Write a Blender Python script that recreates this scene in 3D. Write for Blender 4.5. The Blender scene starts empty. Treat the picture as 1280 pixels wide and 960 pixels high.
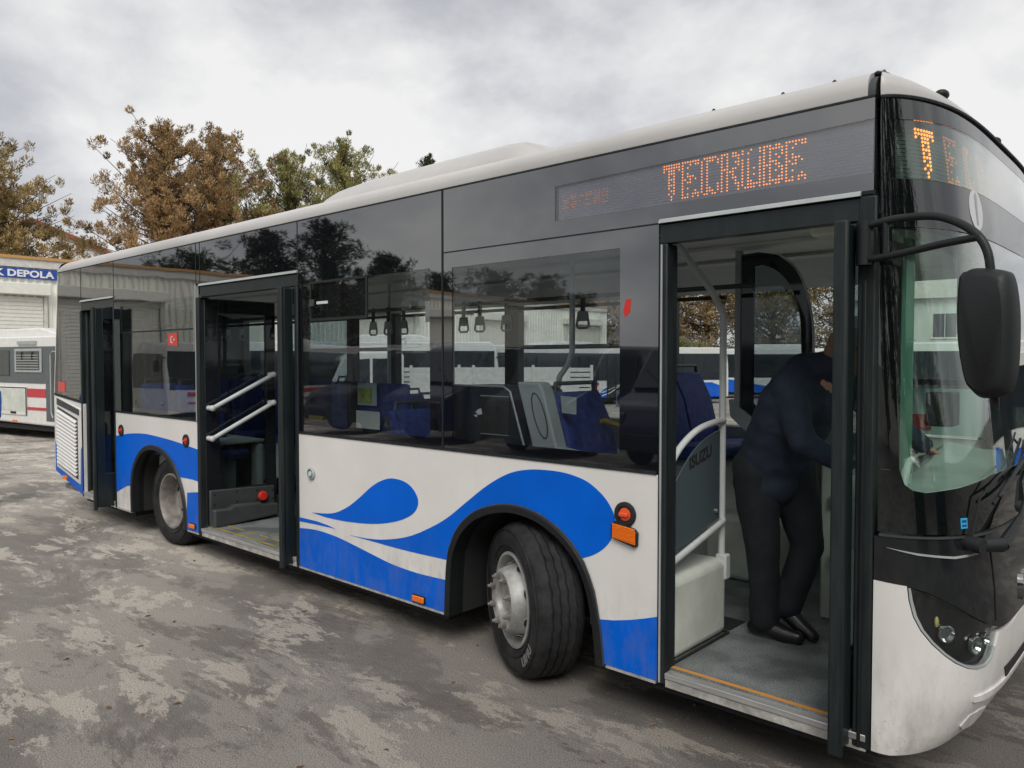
import bpy, bmesh, math, random
import numpy as np
from mathutils import Vector, Matrix, Euler
R = math.radians
random.seed(7)
S = bpy.context.scene
C = S.collection

# ------------------------------------------------------------------ camera, sky, sun, exposure
cam = bpy.data.cameras.new('camera')
cam.sensor_width = 36
cam.lens = 967 / 1280 * 36
cam.clip_end = 3000
cam.clip_start = 0.05
cam_o = bpy.data.objects.new('camera', cam)
C.objects.link(cam_o)
cam_o.location = (0, -3.2, 1.79)
cam_o.rotation_euler = (R(90 - 1.836), 0, R(90 - 47.734))
S.camera = cam_o
S.view_settings.view_transform = 'Standard'
S.view_settings.look = 'None'
S.view_settings.exposure = 0.60
S.view_settings.gamma = 1
S.render.engine = 'CYCLES'
S.cycles.max_bounces = 10
S.cycles.transparent_max_bounces = 32
S.cycles.use_denoising = True

SUN_EL, SUN_ROT = 46, 138     # behind the camera
world = bpy.data.worlds.new('World')
S.world = world
world.use_nodes = True
wt = world.node_tree
wn = wt.nodes
wn.clear()
wl = wt.links
w_out = wn.new('ShaderNodeOutputWorld')
w_bg = wn.new('ShaderNodeBackground')
w_bg.inputs['Strength'].default_value = 0.1
sky = wn.new('ShaderNodeTexSky')
sky.sky_type = 'NISHITA'
sky.sun_disc = False
sky.sun_elevation = R(SUN_EL)
sky.sun_rotation = R(SUN_ROT)
tc = wn.new('ShaderNodeTexCoord')
mp = wn.new('ShaderNodeMapping')
mp.inputs['Scale'].default_value = (1.0, 1.0, 1.7)
mp.inputs['Location'].default_value = (1.55, 0.8, 0.3)
wl.new(tc.outputs['Generated'], mp.inputs['Vector'])
n1 = wn.new('ShaderNodeTexNoise')
n1.inputs['Scale'].default_value = 2.3
n1.inputs['Detail'].default_value = 9
n1.inputs['Roughness'].default_value = 0.52
n1.inputs['Distortion'].default_value = 0.25
wl.new(mp.outputs[0], n1.inputs['Vector'])
n2 = wn.new('ShaderNodeTexNoise')
n2.inputs['Scale'].default_value = 5.0
n2.inputs['Detail'].default_value = 8
n2.inputs['Roughness'].default_value = 0.6
wl.new(mp.outputs[0], n2.inputs['Vector'])
mx = wn.new('ShaderNodeMath')
mx.operation = 'MULTIPLY_ADD'
mx.inputs[1].default_value = 0.42
wl.new(n2.outputs['Fac'], mx.inputs[0])
wl.new(n1.outputs['Fac'], mx.inputs[2])
cr = wn.new('ShaderNodeValToRGB')
cr.color_ramp.elements[0].position = 0.575
cr.color_ramp.elements[0].color = (3.35, 3.40, 3.62, 1)
cr.color_ramp.elements[1].position = 0.815
cr.color_ramp.elements[1].color = (6.0, 5.95, 5.85, 1)
e = cr.color_ramp.elements.new(0.648)
e.color = (4.05, 4.08, 4.25, 1)
e = cr.color_ramp.elements.new(0.720)
e.color = (5.0, 5.0, 5.05, 1)
wl.new(mx.outputs[0], cr.inputs['Fac'])
mix = wn.new('ShaderNodeMixRGB')
mix.inputs['Fac'].default_value = 0.95
wl.new(sky.outputs[0], mix.inputs[1])
wl.new(cr.outputs[0], mix.inputs[2])
wl.new(mix.outputs[0], w_bg.inputs['Color'])
wl.new(w_bg.outputs[0], w_out.inputs['Surface'])

sun_d = bpy.data.lights.new('sun', 'SUN')
sun_d.energy = 1.5
sun_d.angle = R(32)
sun_d.color = (1, 0.96, 0.9)
sun = bpy.data.objects.new('sun', sun_d)
C.objects.link(sun)
_az = R(SUN_ROT)
_d = Vector((math.sin(_az) * math.cos(R(SUN_EL)), math.cos(_az) * math.cos(R(SUN_EL)), math.sin(R(SUN_EL))))
sun.rotation_euler = _d.to_track_quat('Z', 'Y').to_euler()

# ------------------------------------------------------------------ materials
MATS = {}


def mat(name, col, rough=0.5, metal=0.0, spec=0.5, var=0.0, vscale=6.0, col2=None, bump=0.0, bscale=60.0,
        emit=None, estr=0.0, coat=0.0, rvar=0.0, stretch=(1, 1, 1), object_space=True):
    m = bpy.data.materials.new(name)
    m.use_nodes = True
    nt = m.node_tree
    b = nt.nodes['Principled BSDF']
    b.inputs['Base Color'].default_value = (*col, 1)
    b.inputs['Roughness'].default_value = rough
    b.inputs['Metallic'].default_value = metal
    b.inputs['Specular IOR Level'].default_value = spec
    b.inputs['Coat Weight'].default_value = coat
    b.inputs['Coat Roughness'].default_value = 0.06
    if emit:
        b.inputs['Emission Color'].default_value = (*emit, 1)
        b.inputs['Emission Strength'].default_value = estr
    if var or bump or col2 or rvar:
        t = nt.nodes.new('ShaderNodeTexCoord')
        mpn = nt.nodes.new('ShaderNodeMapping')
        mpn.inputs['Scale'].default_value = stretch
        nt.links.new(t.outputs['Object'], mpn.inputs['Vector'])
    if var or col2 or rvar:
        n = nt.nodes.new('ShaderNodeTexNoise')
        n.inputs['Scale'].default_value = vscale
        n.inputs['Detail'].default_value = 7
        n.inputs['Roughness'].default_value = 0.65
        nt.links.new(mpn.outputs[0], n.inputs['Vector'])
        r = nt.nodes.new('ShaderNodeValToRGB')
        c2 = col2 if col2 else tuple(min(1, c * (1 + var)) for c in col)
        c1 = col if col2 else tuple(c * (1 - var) for c in col)
        r.color_ramp.elements[0].position = 0.38
        r.color_ramp.elements[0].color = (*c1, 1)
        r.color_ramp.elements[1].position = 0.66
        r.color_ramp.elements[1].color = (*c2, 1)
        nt.links.new(n.outputs['Fac'], r.inputs['Fac'])
        nt.links.new(r.outputs[0], b.inputs['Base Color'])
        if rvar:
            mr = nt.nodes.new('ShaderNodeMapRange')
            mr.inputs['To Min'].default_value = max(0, rough - rvar)
            mr.inputs['To Max'].default_value = min(1, rough + rvar)
            nt.links.new(n.outputs['Fac'], mr.inputs['Value'])
            nt.links.new(mr.outputs[0], b.inputs['Roughness'])
    if bump:
        n3 = nt.nodes.new('ShaderNodeTexNoise')
        n3.inputs['Scale'].default_value = bscale
        n3.inputs['Detail'].default_value = 4
        nt.links.new(mpn.outputs[0], n3.inputs['Vector'])
        bp = nt.nodes.new('ShaderNodeBump')
        bp.inputs['Strength'].default_value = bump
        bp.inputs['Distance'].default_value = 0.01
        nt.links.new(n3.outputs['Fac'], bp.inputs['Height'])
        nt.links.new(bp.outputs[0], b.inputs['Normal'])
    MATS[name] = m
    return m


def glass_mat(name, tint, dust=0.04, wobble=0.004, wscale=1.3, boost=1.0):
    """tinted pane: straight-through transmission + Schlick mirror reflection + a little dust"""
    m = bpy.data.materials.new(name)
    m.use_nodes = True
    nt = m.node_tree
    nt.nodes.clear()
    L = nt.links.new
    out = nt.nodes.new('ShaderNodeOutputMaterial')
    geo = nt.nodes.new('ShaderNodeNewGeometry')
    dot = nt.nodes.new('ShaderNodeVectorMath')
    dot.operation = 'DOT_PRODUCT'
    L(geo.outputs['Incoming'], dot.inputs[0])
    L(geo.outputs['Normal'], dot.inputs[1])
    ab = nt.nodes.new('ShaderNodeMath'); ab.operation = 'ABSOLUTE'
    L(dot.outputs['Value'], ab.inputs[0])
    sb = nt.nodes.new('ShaderNodeMath'); sb.operation = 'SUBTRACT'
    sb.inputs[0].default_value = 1.0
    L(ab.outputs[0], sb.inputs[1])
    pw = nt.nodes.new('ShaderNodeMath'); pw.operation = 'POWER'
    pw.inputs[1].default_value = 5.0
    L(sb.outputs[0], pw.inputs[0])
    ma = nt.nodes.new('ShaderNodeMath'); ma.operation = 'MULTIPLY_ADD'; ma.use_clamp = True
    ma.inputs[1].default_value = 0.95 * boost
    ma.inputs[2].default_value = 0.045 * boost
    L(pw.outputs[0], ma.inputs[0])
    tcn = nt.nodes.new('ShaderNodeTexCoord')
    nz = nt.nodes.new('ShaderNodeTexNoise')
    nz.inputs['Scale'].default_value = wscale
    nz.inputs['Detail'].default_value = 1
    L(tcn.outputs['Object'], nz.inputs['Vector'])
    bp = nt.nodes.new('ShaderNodeBump')
    bp.inputs['Strength'].default_value = 1.0
    bp.inputs['Distance'].default_value = wobble
    L(nz.outputs['Fac'], bp.inputs['Height'])
    tr = nt.nodes.new('ShaderNodeBsdfTransparent')
    tr.inputs['Color'].default_value = (*tint, 1)
    gl = nt.nodes.new('ShaderNodeBsdfGlossy')
    gl.inputs['Roughness'].default_value = 0.0
    L(bp.outputs[0], gl.inputs['Normal'])
    df = nt.nodes.new('ShaderNodeBsdfDiffuse')
    df.inputs['Color'].default_value = (0.5, 0.5, 0.5, 1)
    dn = nt.nodes.new('ShaderNodeTexNoise')
    dn.inputs['Scale'].default_value = 5
    dn.inputs['Detail'].default_value = 8
    mpn = nt.nodes.new('ShaderNodeMapping')
    mpn.inputs['Scale'].default_value = (3, 3, 0.35)
    L(tcn.outputs['Object'], mpn.inputs['Vector'])
    L(mpn.outputs[0], dn.inputs['Vector'])
    mr = nt.nodes.new('ShaderNodeMapRange')
    mr.inputs['From Min'].default_value = 0.35
    mr.inputs['From Max'].default_value = 0.75
    mr.inputs['To Min'].default_value = dust * 0.3
    mr.inputs['To Max'].default_value = dust * 2
    L(dn.outputs['Fac'], mr.inputs['Value'])
    m1 = nt.nodes.new('ShaderNodeMixShader')
    L(mr.outputs[0], m1.inputs['Fac'])
    L(tr.outputs[0], m1.inputs[1])
    L(df.outputs[0], m1.inputs[2])
    m2 = nt.nodes.new('ShaderNodeMixShader')
    L(ma.outputs[0], m2.inputs['Fac'])
    L(m1.outputs[0], m2.inputs[1])
    L(gl.outputs[0], m2.inputs[2])
    L(m2.outputs[0], out.inputs['Surface'])
    MATS[name] = m
    return m


M_white = mat('white_paint', (0.74, 0.725, 0.70), 0.32, spec=0.5, var=0.05, vscale=1.6, coat=0.25, rvar=0.08)
M_blue = mat('blue_vinyl', (0.0, 0.118, 0.64), 0.45, spec=0.12, var=0.08, vscale=2.2, rvar=0.06)


def add_dirt(m, dirt=(0.20, 0.17, 0.14), top=.75, amt=.75):
    nt = m.node_tree; b = nt.nodes['Principled BSDF']
    src = b.inputs['Base Color'].links[0].from_socket
    geo = nt.nodes.new('ShaderNodeNewGeometry'); sx = nt.nodes.new('ShaderNodeSeparateXYZ')
    nt.links.new(geo.outputs['Position'], sx.inputs[0])
    mr = nt.nodes.new('ShaderNodeMapRange'); mr.inputs['From Min'].default_value = top; mr.inputs['From Max'].default_value = .2
    nt.links.new(sx.outputs['Z'], mr.inputs['Value'])
    n = nt.nodes.new('ShaderNodeTexNoise'); n.inputs['Scale'].default_value = 9; n.inputs['Detail'].default_value = 9; n.inputs['Roughness'].default_value = .75
    mp_ = nt.nodes.new('ShaderNodeMapping'); mp_.inputs['Scale'].default_value = (1.0, 1.0, .35)
    nt.links.new(geo.outputs['Position'], mp_.inputs['Vector']); nt.links.new(mp_.outputs[0], n.inputs['Vector'])
    r = nt.nodes.new('ShaderNodeValToRGB'); r.color_ramp.elements[0].position = .45; r.color_ramp.elements[1].position = .75
    nt.links.new(n.outputs['Fac'], r.inputs['Fac'])
    sp_ = nt.nodes.new('ShaderNodeTexNoise'); sp_.inputs['Scale'].default_value = 70; sp_.inputs['Detail'].default_value = 2
    nt.links.new(geo.outputs['Position'], sp_.inputs['Vector'])
    r2 = nt.nodes.new('ShaderNodeValToRGB'); r2.color_ramp.elements[0].position = .66; r2.color_ramp.elements[1].position = .74
    nt.links.new(sp_.outputs['Fac'], r2.inputs['Fac'])
    ad = nt.nodes.new('ShaderNodeMath'); ad.operation = 'MAXIMUM'
    nt.links.new(r.outputs[0], ad.inputs[0]); nt.links.new(r2.outputs[0], ad.inputs[1])
    mu = nt.nodes.new('ShaderNodeMath'); mu.operation = 'MULTIPLY'; nt.links.new(mr.outputs[0], mu.inputs[0]); nt.links.new(ad.outputs[0], mu.inputs[1])
    m2 = nt.nodes.new('ShaderNodeMath'); m2.operation = 'MULTIPLY'; m2.inputs[1].default_value = amt; nt.links.new(mu.outputs[0], m2.inputs[0])
    mm = nt.nodes.new('ShaderNodeMixRGB'); nt.links.new(m2.outputs[0], mm.inputs['Fac']); nt.links.new(src, mm.inputs[1]); mm.inputs[2].default_value = (*dirt, 1)
    nt.links.new(mm.outputs[0], b.inputs['Base Color'])


M_roofwhite = mat('roof_grey_white', (0.52, 0.51, 0.50), 0.4, spec=0.4, var=0.12, vscale=1.2, stretch=(.4, 1, 1))
add_dirt(M_white)
add_dirt(M_blue, amt=.5)
M_blackpaint = mat('black_gloss', (0.012, 0.014, 0.016), 0.06, spec=0.6, rvar=0.03, vscale=3)
M_frit = mat('frit_black', (0.005, 0.006, 0.009), 0.02, bump=0.0)


def gloss_black(m, ior, wob=.0022, sc=1.3):
    nt = m.node_tree; b = nt.nodes['Principled BSDF']
    b.inputs['IOR'].default_value = ior; b.inputs['Roughness'].default_value = 0.02
    t = nt.nodes.new('ShaderNodeTexCoord'); n = nt.nodes.new('ShaderNodeTexNoise')
    n.inputs['Scale'].default_value = sc; n.inputs['Detail'].default_value = 1
    nt.links.new(t.outputs['Object'], n.inputs['Vector'])
    bp = nt.nodes.new('ShaderNodeBump'); bp.inputs['Distance'].default_value = wob
    nt.links.new(n.outputs['Fac'], bp.inputs['Height']); nt.links.new(bp.outputs[0], b.inputs['Normal'])


gloss_black(M_frit, 2.6)
M_sfrit = mat('screen_black', (0.004, 0.006, 0.006), 0.02)
gloss_black(M_sfrit, 1.85, .0006)
M_dull = mat('dull_black', (0.01, 0.012, 0.016), 0.7, spec=.2)
M_trim = mat('black_plastic', (0.011, 0.013, 0.014), 0.5, spec=0.35, bump=0.12, bscale=180, var=0.2, vscale=4)
M_rubber = mat('rubber', (0.007, 0.011, 0.012), 0.6, spec=0.35, col2=(0.020, 0.027, 0.028), vscale=9, stretch=(3, 3, 0.3), bump=0.1)
M_doormetal = mat('door_leaf_paint', (0.010, 0.016, 0.018), 0.4, spec=0.4, var=0.25, vscale=5, stretch=(3, 3, 0.3))
M_tyre = mat('tyre_rubber', (0.011, 0.011, 0.012), 0.75, spec=0.3, col2=(0.030, 0.030, 0.031), vscale=12, bump=0.35, bscale=140)
M_tyremark = mat('tyre_lettering', (0.17, 0.17, 0.17), 0.6)
M_rim = mat('silver_rim', (0.36, 0.36, 0.35), 0.5, metal=0.25, var=0.25, vscale=9, bump=0.08)
M_rimdirty = mat('dusty_rim', (0.25, 0.235, 0.215), 0.6, metal=0.2, var=0.3, vscale=9, bump=0.1)
M_nut = mat('steel_nut', (0.35, 0.33, 0.30), 0.4, metal=0.8, var=0.3, vscale=40)
M_alu = mat('aluminium', (0.50, 0.50, 0.49), 0.42, metal=0.6, var=0.2, vscale=8, stretch=(0.3, 3, 3))
M_sill = mat('worn_sill', (0.34, 0.33, 0.31), 0.5, metal=0.3, col2=(0.62, 0.61, 0.58), vscale=14, bump=0.2)
M_rail = mat('grey_handrail', (0.58, 0.61, 0.61), 0.38, var=0.08, vscale=10)
M_cream = mat('cream_plastic', (0.57, 0.60, 0.545), 0.5, var=0.12, vscale=3, bump=0.05)
M_greyplastic = mat('grey_plastic', (0.36, 0.39, 0.39), 0.5, var=0.1, vscale=4)
M_darkgrey = mat('charcoal_plastic', (0.045, 0.05, 0.052), 0.5, var=0.15, vscale=5)
M_ceiling = mat('ceiling_panel', (0.72, 0.75, 0.72), 0.55, var=0.06)
M_black = mat('dark_void', (0.012, 0.012, 0.013), 0.8)
M_chassis = mat('chassis_black', (0.015, 0.015, 0.016), 0.9)
M_orange = mat('orange_lens', (0.85, 0.18, 0.01), 0.2, spec=0.6, bump=0.5, bscale=60)
M_red = mat('red_plastic', (0.60, 0.03, 0.02), 0.3)
M_redbox = mat('red_orange_valve', (0.75, 0.10, 0.03), 0.4)
M_yellow = mat('yellow_grip', (0.34, 0.24, 0.04), 0.6, var=.2)
M_seat = mat('blue_seat_fabric', (0.012, 0.024, 0.13), 0.75, col2=(0.022, 0.055, 0.28), vscale=22, bump=0.1)
M_cabinet = mat('black_cabinet', (0.012, 0.015, 0.025), 0.35)
M_chrome = mat('chrome', (0.7, 0.7, 0.7), 0.12, metal=1.0)
M_lamp = mat('headlamp_reflector', (0.6, 0.61, 0.6), 0.16, metal=1.0)
M_bulb = mat('amber_glass', (0.70, 0.62, 0.22), 0.15)
M_paper = mat('paper', (0.62, 0.62, 0.60), 0.7)
M_paperyellow = mat('yellow_notice', (0.60, 0.58, 0.12), 0.7, col2=(0.12, 0.3, 0.12), vscale=18)
M_paperblue = mat('pale_blue_notice', (0.42, 0.55, 0.56), 0.7)
M_stickblue = mat('cyan_sticker', (0.03, 0.42, 0.70), 0.4)
M_navysticker = mat('navy_sticker', (0.02, 0.05, 0.25), 0.5)
M_whitesticker = mat('white_sticker', (0.62, 0.63, 0.65), 0.6)
M_led = mat('led_dot', (0.5, 0.12, 0.02), 0.4, emit=(1.0, 0.27, 0.035), estr=1.8)
M_leddim = mat('led_dot_dim', (0.45, 0.12, 0.03), 0.4, emit=(1.0, 0.27, 0.04), estr=0.28)
M_ledpanel = mat('led_panel', (0.25, 0.265, 0.295), 0.4, var=0.08, vscale=20, stretch=(0.2, 1, 12))
M_skin = mat('skin', (0.42, 0.22, 0.15), 0.55, var=0.08, vscale=12, bump=0.06)
M_hair = mat('short_brown_hair', (0.20, 0.115, 0.08), 0.8, bump=0.6, bscale=160)
M_navy = mat('navy_cloth', (0.014, 0.021, 0.040), 0.85, var=0.25, vscale=6, bump=0.6, bscale=16)
M_blackcloth = mat('black_trousers', (0.009, 0.011, 0.015), 0.85, var=0.25, vscale=6, bump=0.6, bscale=14)
M_shoe = mat('black_leather', (0.012, 0.012, 0.013), 0.3)
M_bluejacket = mat('bright_blue_jacket', (0.01, 0.13, 0.62), 0.6, bump=0.6, bscale=14)
M_orangevest = mat('orange_workwear', (0.75, 0.17, 0.03), 0.7)

G_side = glass_mat('smoked_side_glass', (0.80, 0.83, 0.84), dust=0.008, wobble=0.0022, boost=1.3)
G_top = glass_mat('upper_side_glass', (0.85, 0.85, 0.87), dust=0.012, wobble=0.0022, boost=2.6)
G_screen = glass_mat('green_windscreen_glass', (0.88, 0.97, 0.92), dust=0.006, wobble=0.0006, boost=1.8)
G_far = glass_mat('clear_far_glass', (0.88, 0.90, 0.90), dust=0.004, wobble=0.001)
G_lamp = glass_mat('headlamp_cover', (0.85, 0.88, 0.88), dust=0.0, wobble=0.001, boost=1.1)
G_door = glass_mat('door_glass', (0.6, 0.65, 0.66), dust=0.006, wobble=0.001)


# floor of the bus: speckled vinyl
def floor_mat():
    m = mat('speckled_vinyl', (0.12, 0.125, 0.13), 0.5)
    nt = m.node_tree
    b = nt.nodes['Principled BSDF']
    t = nt.nodes.new('ShaderNodeTexCoord')
    n = nt.nodes.new('ShaderNodeTexNoise'); n.inputs['Scale'].default_value = 160; n.inputs['Detail'].default_value = 3
    n2_ = nt.nodes.new('ShaderNodeTexNoise'); n2_.inputs['Scale'].default_value = 4.5; n2_.inputs['Detail'].default_value = 8
    nt.links.new(t.outputs['Object'], n.inputs['Vector'])
    nt.links.new(t.outputs['Object'], n2_.inputs['Vector'])
    r = nt.nodes.new('ShaderNodeValToRGB')
    r.color_ramp.elements[0].position = 0.42; r.color_ramp.elements[0].color = (0.10, 0.115, 0.12, 1)
    r.color_ramp.elements[1].position = 0.62; r.color_ramp.elements[1].color = (0.28, 0.30, 0.30, 1)
    nt.links.new(n.outputs['Fac'], r.inputs['Fac'])
    r2 = nt.nodes.new('ShaderNodeValToRGB')
    r2.color_ramp.elements[0].position = 0.40; r2.color_ramp.elements[0].color = (0.62, 0.62, 0.62, 1)
    r2.color_ramp.elements[1].position = 0.60; r2.color_ramp.elements[1].color = (1.1, 1.1, 1.08, 1)
    nt.links.new(n2_.outputs['Fac'], r2.inputs['Fac'])
    mm = nt.nodes.new('ShaderNodeMixRGB'); mm.blend_type = 'MULTIPLY'; mm.inputs['Fac'].default_value = 1
    nt.links.new(r.outputs[0], mm.inputs[1]); nt.links.new(r2.outputs[0], mm.inputs[2])
    nt.links.new(mm.outputs[0], b.inputs['Base Color'])
    return m


M_floor = floor_mat()


def asphalt_mat():
    m = bpy.data.materials.new('weathered_asphalt')
    m.use_nodes = True
    nt = m.node_tree
    b = nt.nodes['Principled BSDF']
    L = nt.links.new
    t = nt.nodes.new('ShaderNodeTexCoord')

    def noise(scale, detail=8, rough=0.6, dist=0.0, stretch=None, loc=(0, 0, 0)):
        mpn = nt.nodes.new('ShaderNodeMapping')
        mpn.inputs['Scale'].default_value = stretch or (1, 1, 1)
        mpn.inputs['Location'].default_value = loc
        mpn.inputs['Rotation'].default_value = (0, 0, R(12))
        L(t.outputs['Object'], mpn.inputs['Vector'])
        n = nt.nodes.new('ShaderNodeTexNoise')
        n.inputs['Scale'].default_value = scale
        n.inputs['Detail'].default_value = detail
        n.inputs['Roughness'].default_value = rough
        n.inputs['Distortion'].default_value = dist
        L(mpn.outputs[0], n.inputs['Vector'])
        return n

    def ramp(src, stops):
        r = nt.nodes.new('ShaderNodeValToRGB')
        r.color_ramp.elements[0].position = stops[0][0]; r.color_ramp.elements[0].color = (*stops[0][1], 1)
        r.color_ramp.elements[1].position = stops[-1][0]; r.color_ramp.elements[1].color = (*stops[-1][1], 1)
        for p, c in stops[1:-1]:
            e_ = r.color_ramp.elements.new(p); e_.color = (*c, 1)
        L(src, r.inputs['Fac'])
        return r

    def mixc(a, b_, fac, mode='MIX'):
        mm = nt.nodes.new('ShaderNodeMixRGB'); mm.blend_type = mode
        if isinstance(fac, float): mm.inputs['Fac'].default_value = fac
        else: L(fac, mm.inputs['Fac'])
        for i, s in ((1, a), (2, b_)):
            if isinstance(s, tuple): mm.inputs[i].default_value = (*s, 1)
            else: L(s, mm.inputs[i])
        return mm
    big = noise(0.8, 12, 0.66, 0.25, (0.6, 1.2, 1), (3.1, 1.2, 0))
    mid = noise(1.7, 12, 0.74, 0.3, (0.6, 1.4, 1), (7.7, 0.4, 0))
    grit = noise(140, 4, 0.75)
    grit2 = noise(260, 2, 0.6)
    soft = noise(0.16, 4, 0.5, 0.2)
    base = ramp(big.outputs['Fac'], [(0.38, (0.125, 0.116, 0.108)), (0.465, (0.150, 0.140, 0.130)), (0.49, (0.205, 0.192, 0.176)), (0.64, (0.235, 0.220, 0.202))])
    # crisp dry patches
    pm = ramp(mid.outputs['Fac'], [(0.540, (0, 0, 0)), (0.550, (1, 1, 1))])
    c1 = mixc(base.outputs[0], (0.35, 0.325, 0.288), pm.outputs[0])
    c1.inputs['Fac'].default_value = 1
    mulp = nt.nodes.new('ShaderNodeMath'); mulp.operation = 'MULTIPLY'; mulp.inputs[1].default_value = 0.72
    L(pm.outputs[0], mulp.inputs[0]); L(mulp.outputs[0], c1.inputs['Fac'])
    # crisp damp patches
    damp = noise(0.95, 12, 0.76, 0.35, (0.5, 1.4, 1), (1.3, 5.9, 0))
    dm = ramp(damp.outputs['Fac'], [(0.545, (0, 0, 0)), (0.560, (0.8, 0.8, 0.8))])
    c2 = mixc(c1.outputs[0], (0.125, 0.113, 0.103), dm.outputs[0])
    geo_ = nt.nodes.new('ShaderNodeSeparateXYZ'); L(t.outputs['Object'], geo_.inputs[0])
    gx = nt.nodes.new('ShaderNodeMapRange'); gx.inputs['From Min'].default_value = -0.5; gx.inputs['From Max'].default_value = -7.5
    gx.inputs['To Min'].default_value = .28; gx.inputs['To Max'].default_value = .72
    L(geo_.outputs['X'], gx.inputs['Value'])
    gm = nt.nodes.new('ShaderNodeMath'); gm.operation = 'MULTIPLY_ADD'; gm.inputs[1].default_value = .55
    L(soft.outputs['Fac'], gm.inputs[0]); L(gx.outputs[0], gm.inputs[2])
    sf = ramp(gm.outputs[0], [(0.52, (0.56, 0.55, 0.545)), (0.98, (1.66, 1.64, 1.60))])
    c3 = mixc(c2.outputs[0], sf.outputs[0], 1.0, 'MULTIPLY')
    gr = ramp(grit.outputs['Fac'], [(0.36, (0.38, 0.37, 0.36)), (0.5, (0.96, 0.96, 0.96)), (0.64, (1.62, 1.60, 1.56))])
    c4 = mixc(c3.outputs[0], gr.outputs[0], 0.9, 'MULTIPLY')
    g2 = ramp(grit2.outputs['Fac'], [(0.4, (0.75, 0.75, 0.75)), (0.65, (1.3, 1.3, 1.3))])
    c5 = mixc(c4.outputs[0], g2.outputs[0], 0.6, 'MULTIPLY')
    # cracks
    vo = nt.nodes.new('ShaderNodeTexVoronoi'); vo.feature = 'DISTANCE_TO_EDGE'; vo.inputs['Scale'].default_value = 0.33
    dmap = nt.nodes.new('ShaderNodeVectorMath'); dmap.operation = 'MULTIPLY_ADD'
    dmap.inputs[1].default_value = (1.6, 1.6, 0)
    L(mid.outputs['Color'], dmap.inputs[0]); L(t.outputs['Object'], dmap.inputs[2])
    L(dmap.outputs[0], vo.inputs['Vector'])
    ck = ramp(vo.outputs['Distance'], [(0.0, (1, 1, 1)), (0.0035, (0, 0, 0))])
    ckm = nt.nodes.new('ShaderNodeMath'); ckm.operation = 'MULTIPLY'; ckm.inputs[1].default_value = 0.5
    L(ck.outputs[0], ckm.inputs[0])
    c6 = mixc(c5.outputs[0], (0.05, 0.046, 0.043), ckm.outputs[0])
    L(c6.outputs[0], b.inputs['Base Color'])
    rr = ramp(damp.outputs['Fac'], [(0.5, (0.85, 0.85, 0.85)), (0.62, (0.5, 0.5, 0.5))])
    L(rr.outputs[0], b.inputs['Roughness'])
    b.inputs['Specular IOR Level'].default_value = 0.35
    bp = nt.nodes.new('ShaderNodeBump'); bp.inputs['Strength'].default_value = 0.7; bp.inputs['Distance'].default_value = 0.004
    L(grit.outputs['Fac'], bp.inputs['Height'])
    bp2 = nt.nodes.new('ShaderNodeBump'); bp2.inputs['Strength'].default_value = 0.5; bp2.inputs['Distance'].default_value = 0.03
    L(mid.outputs['Fac'], bp2.inputs['Height']); L(bp.outputs[0], bp2.inputs['Normal'])
    L(bp2.outputs[0], b.inputs['Normal'])
    return m


M_asphalt = asphalt_mat()


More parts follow.
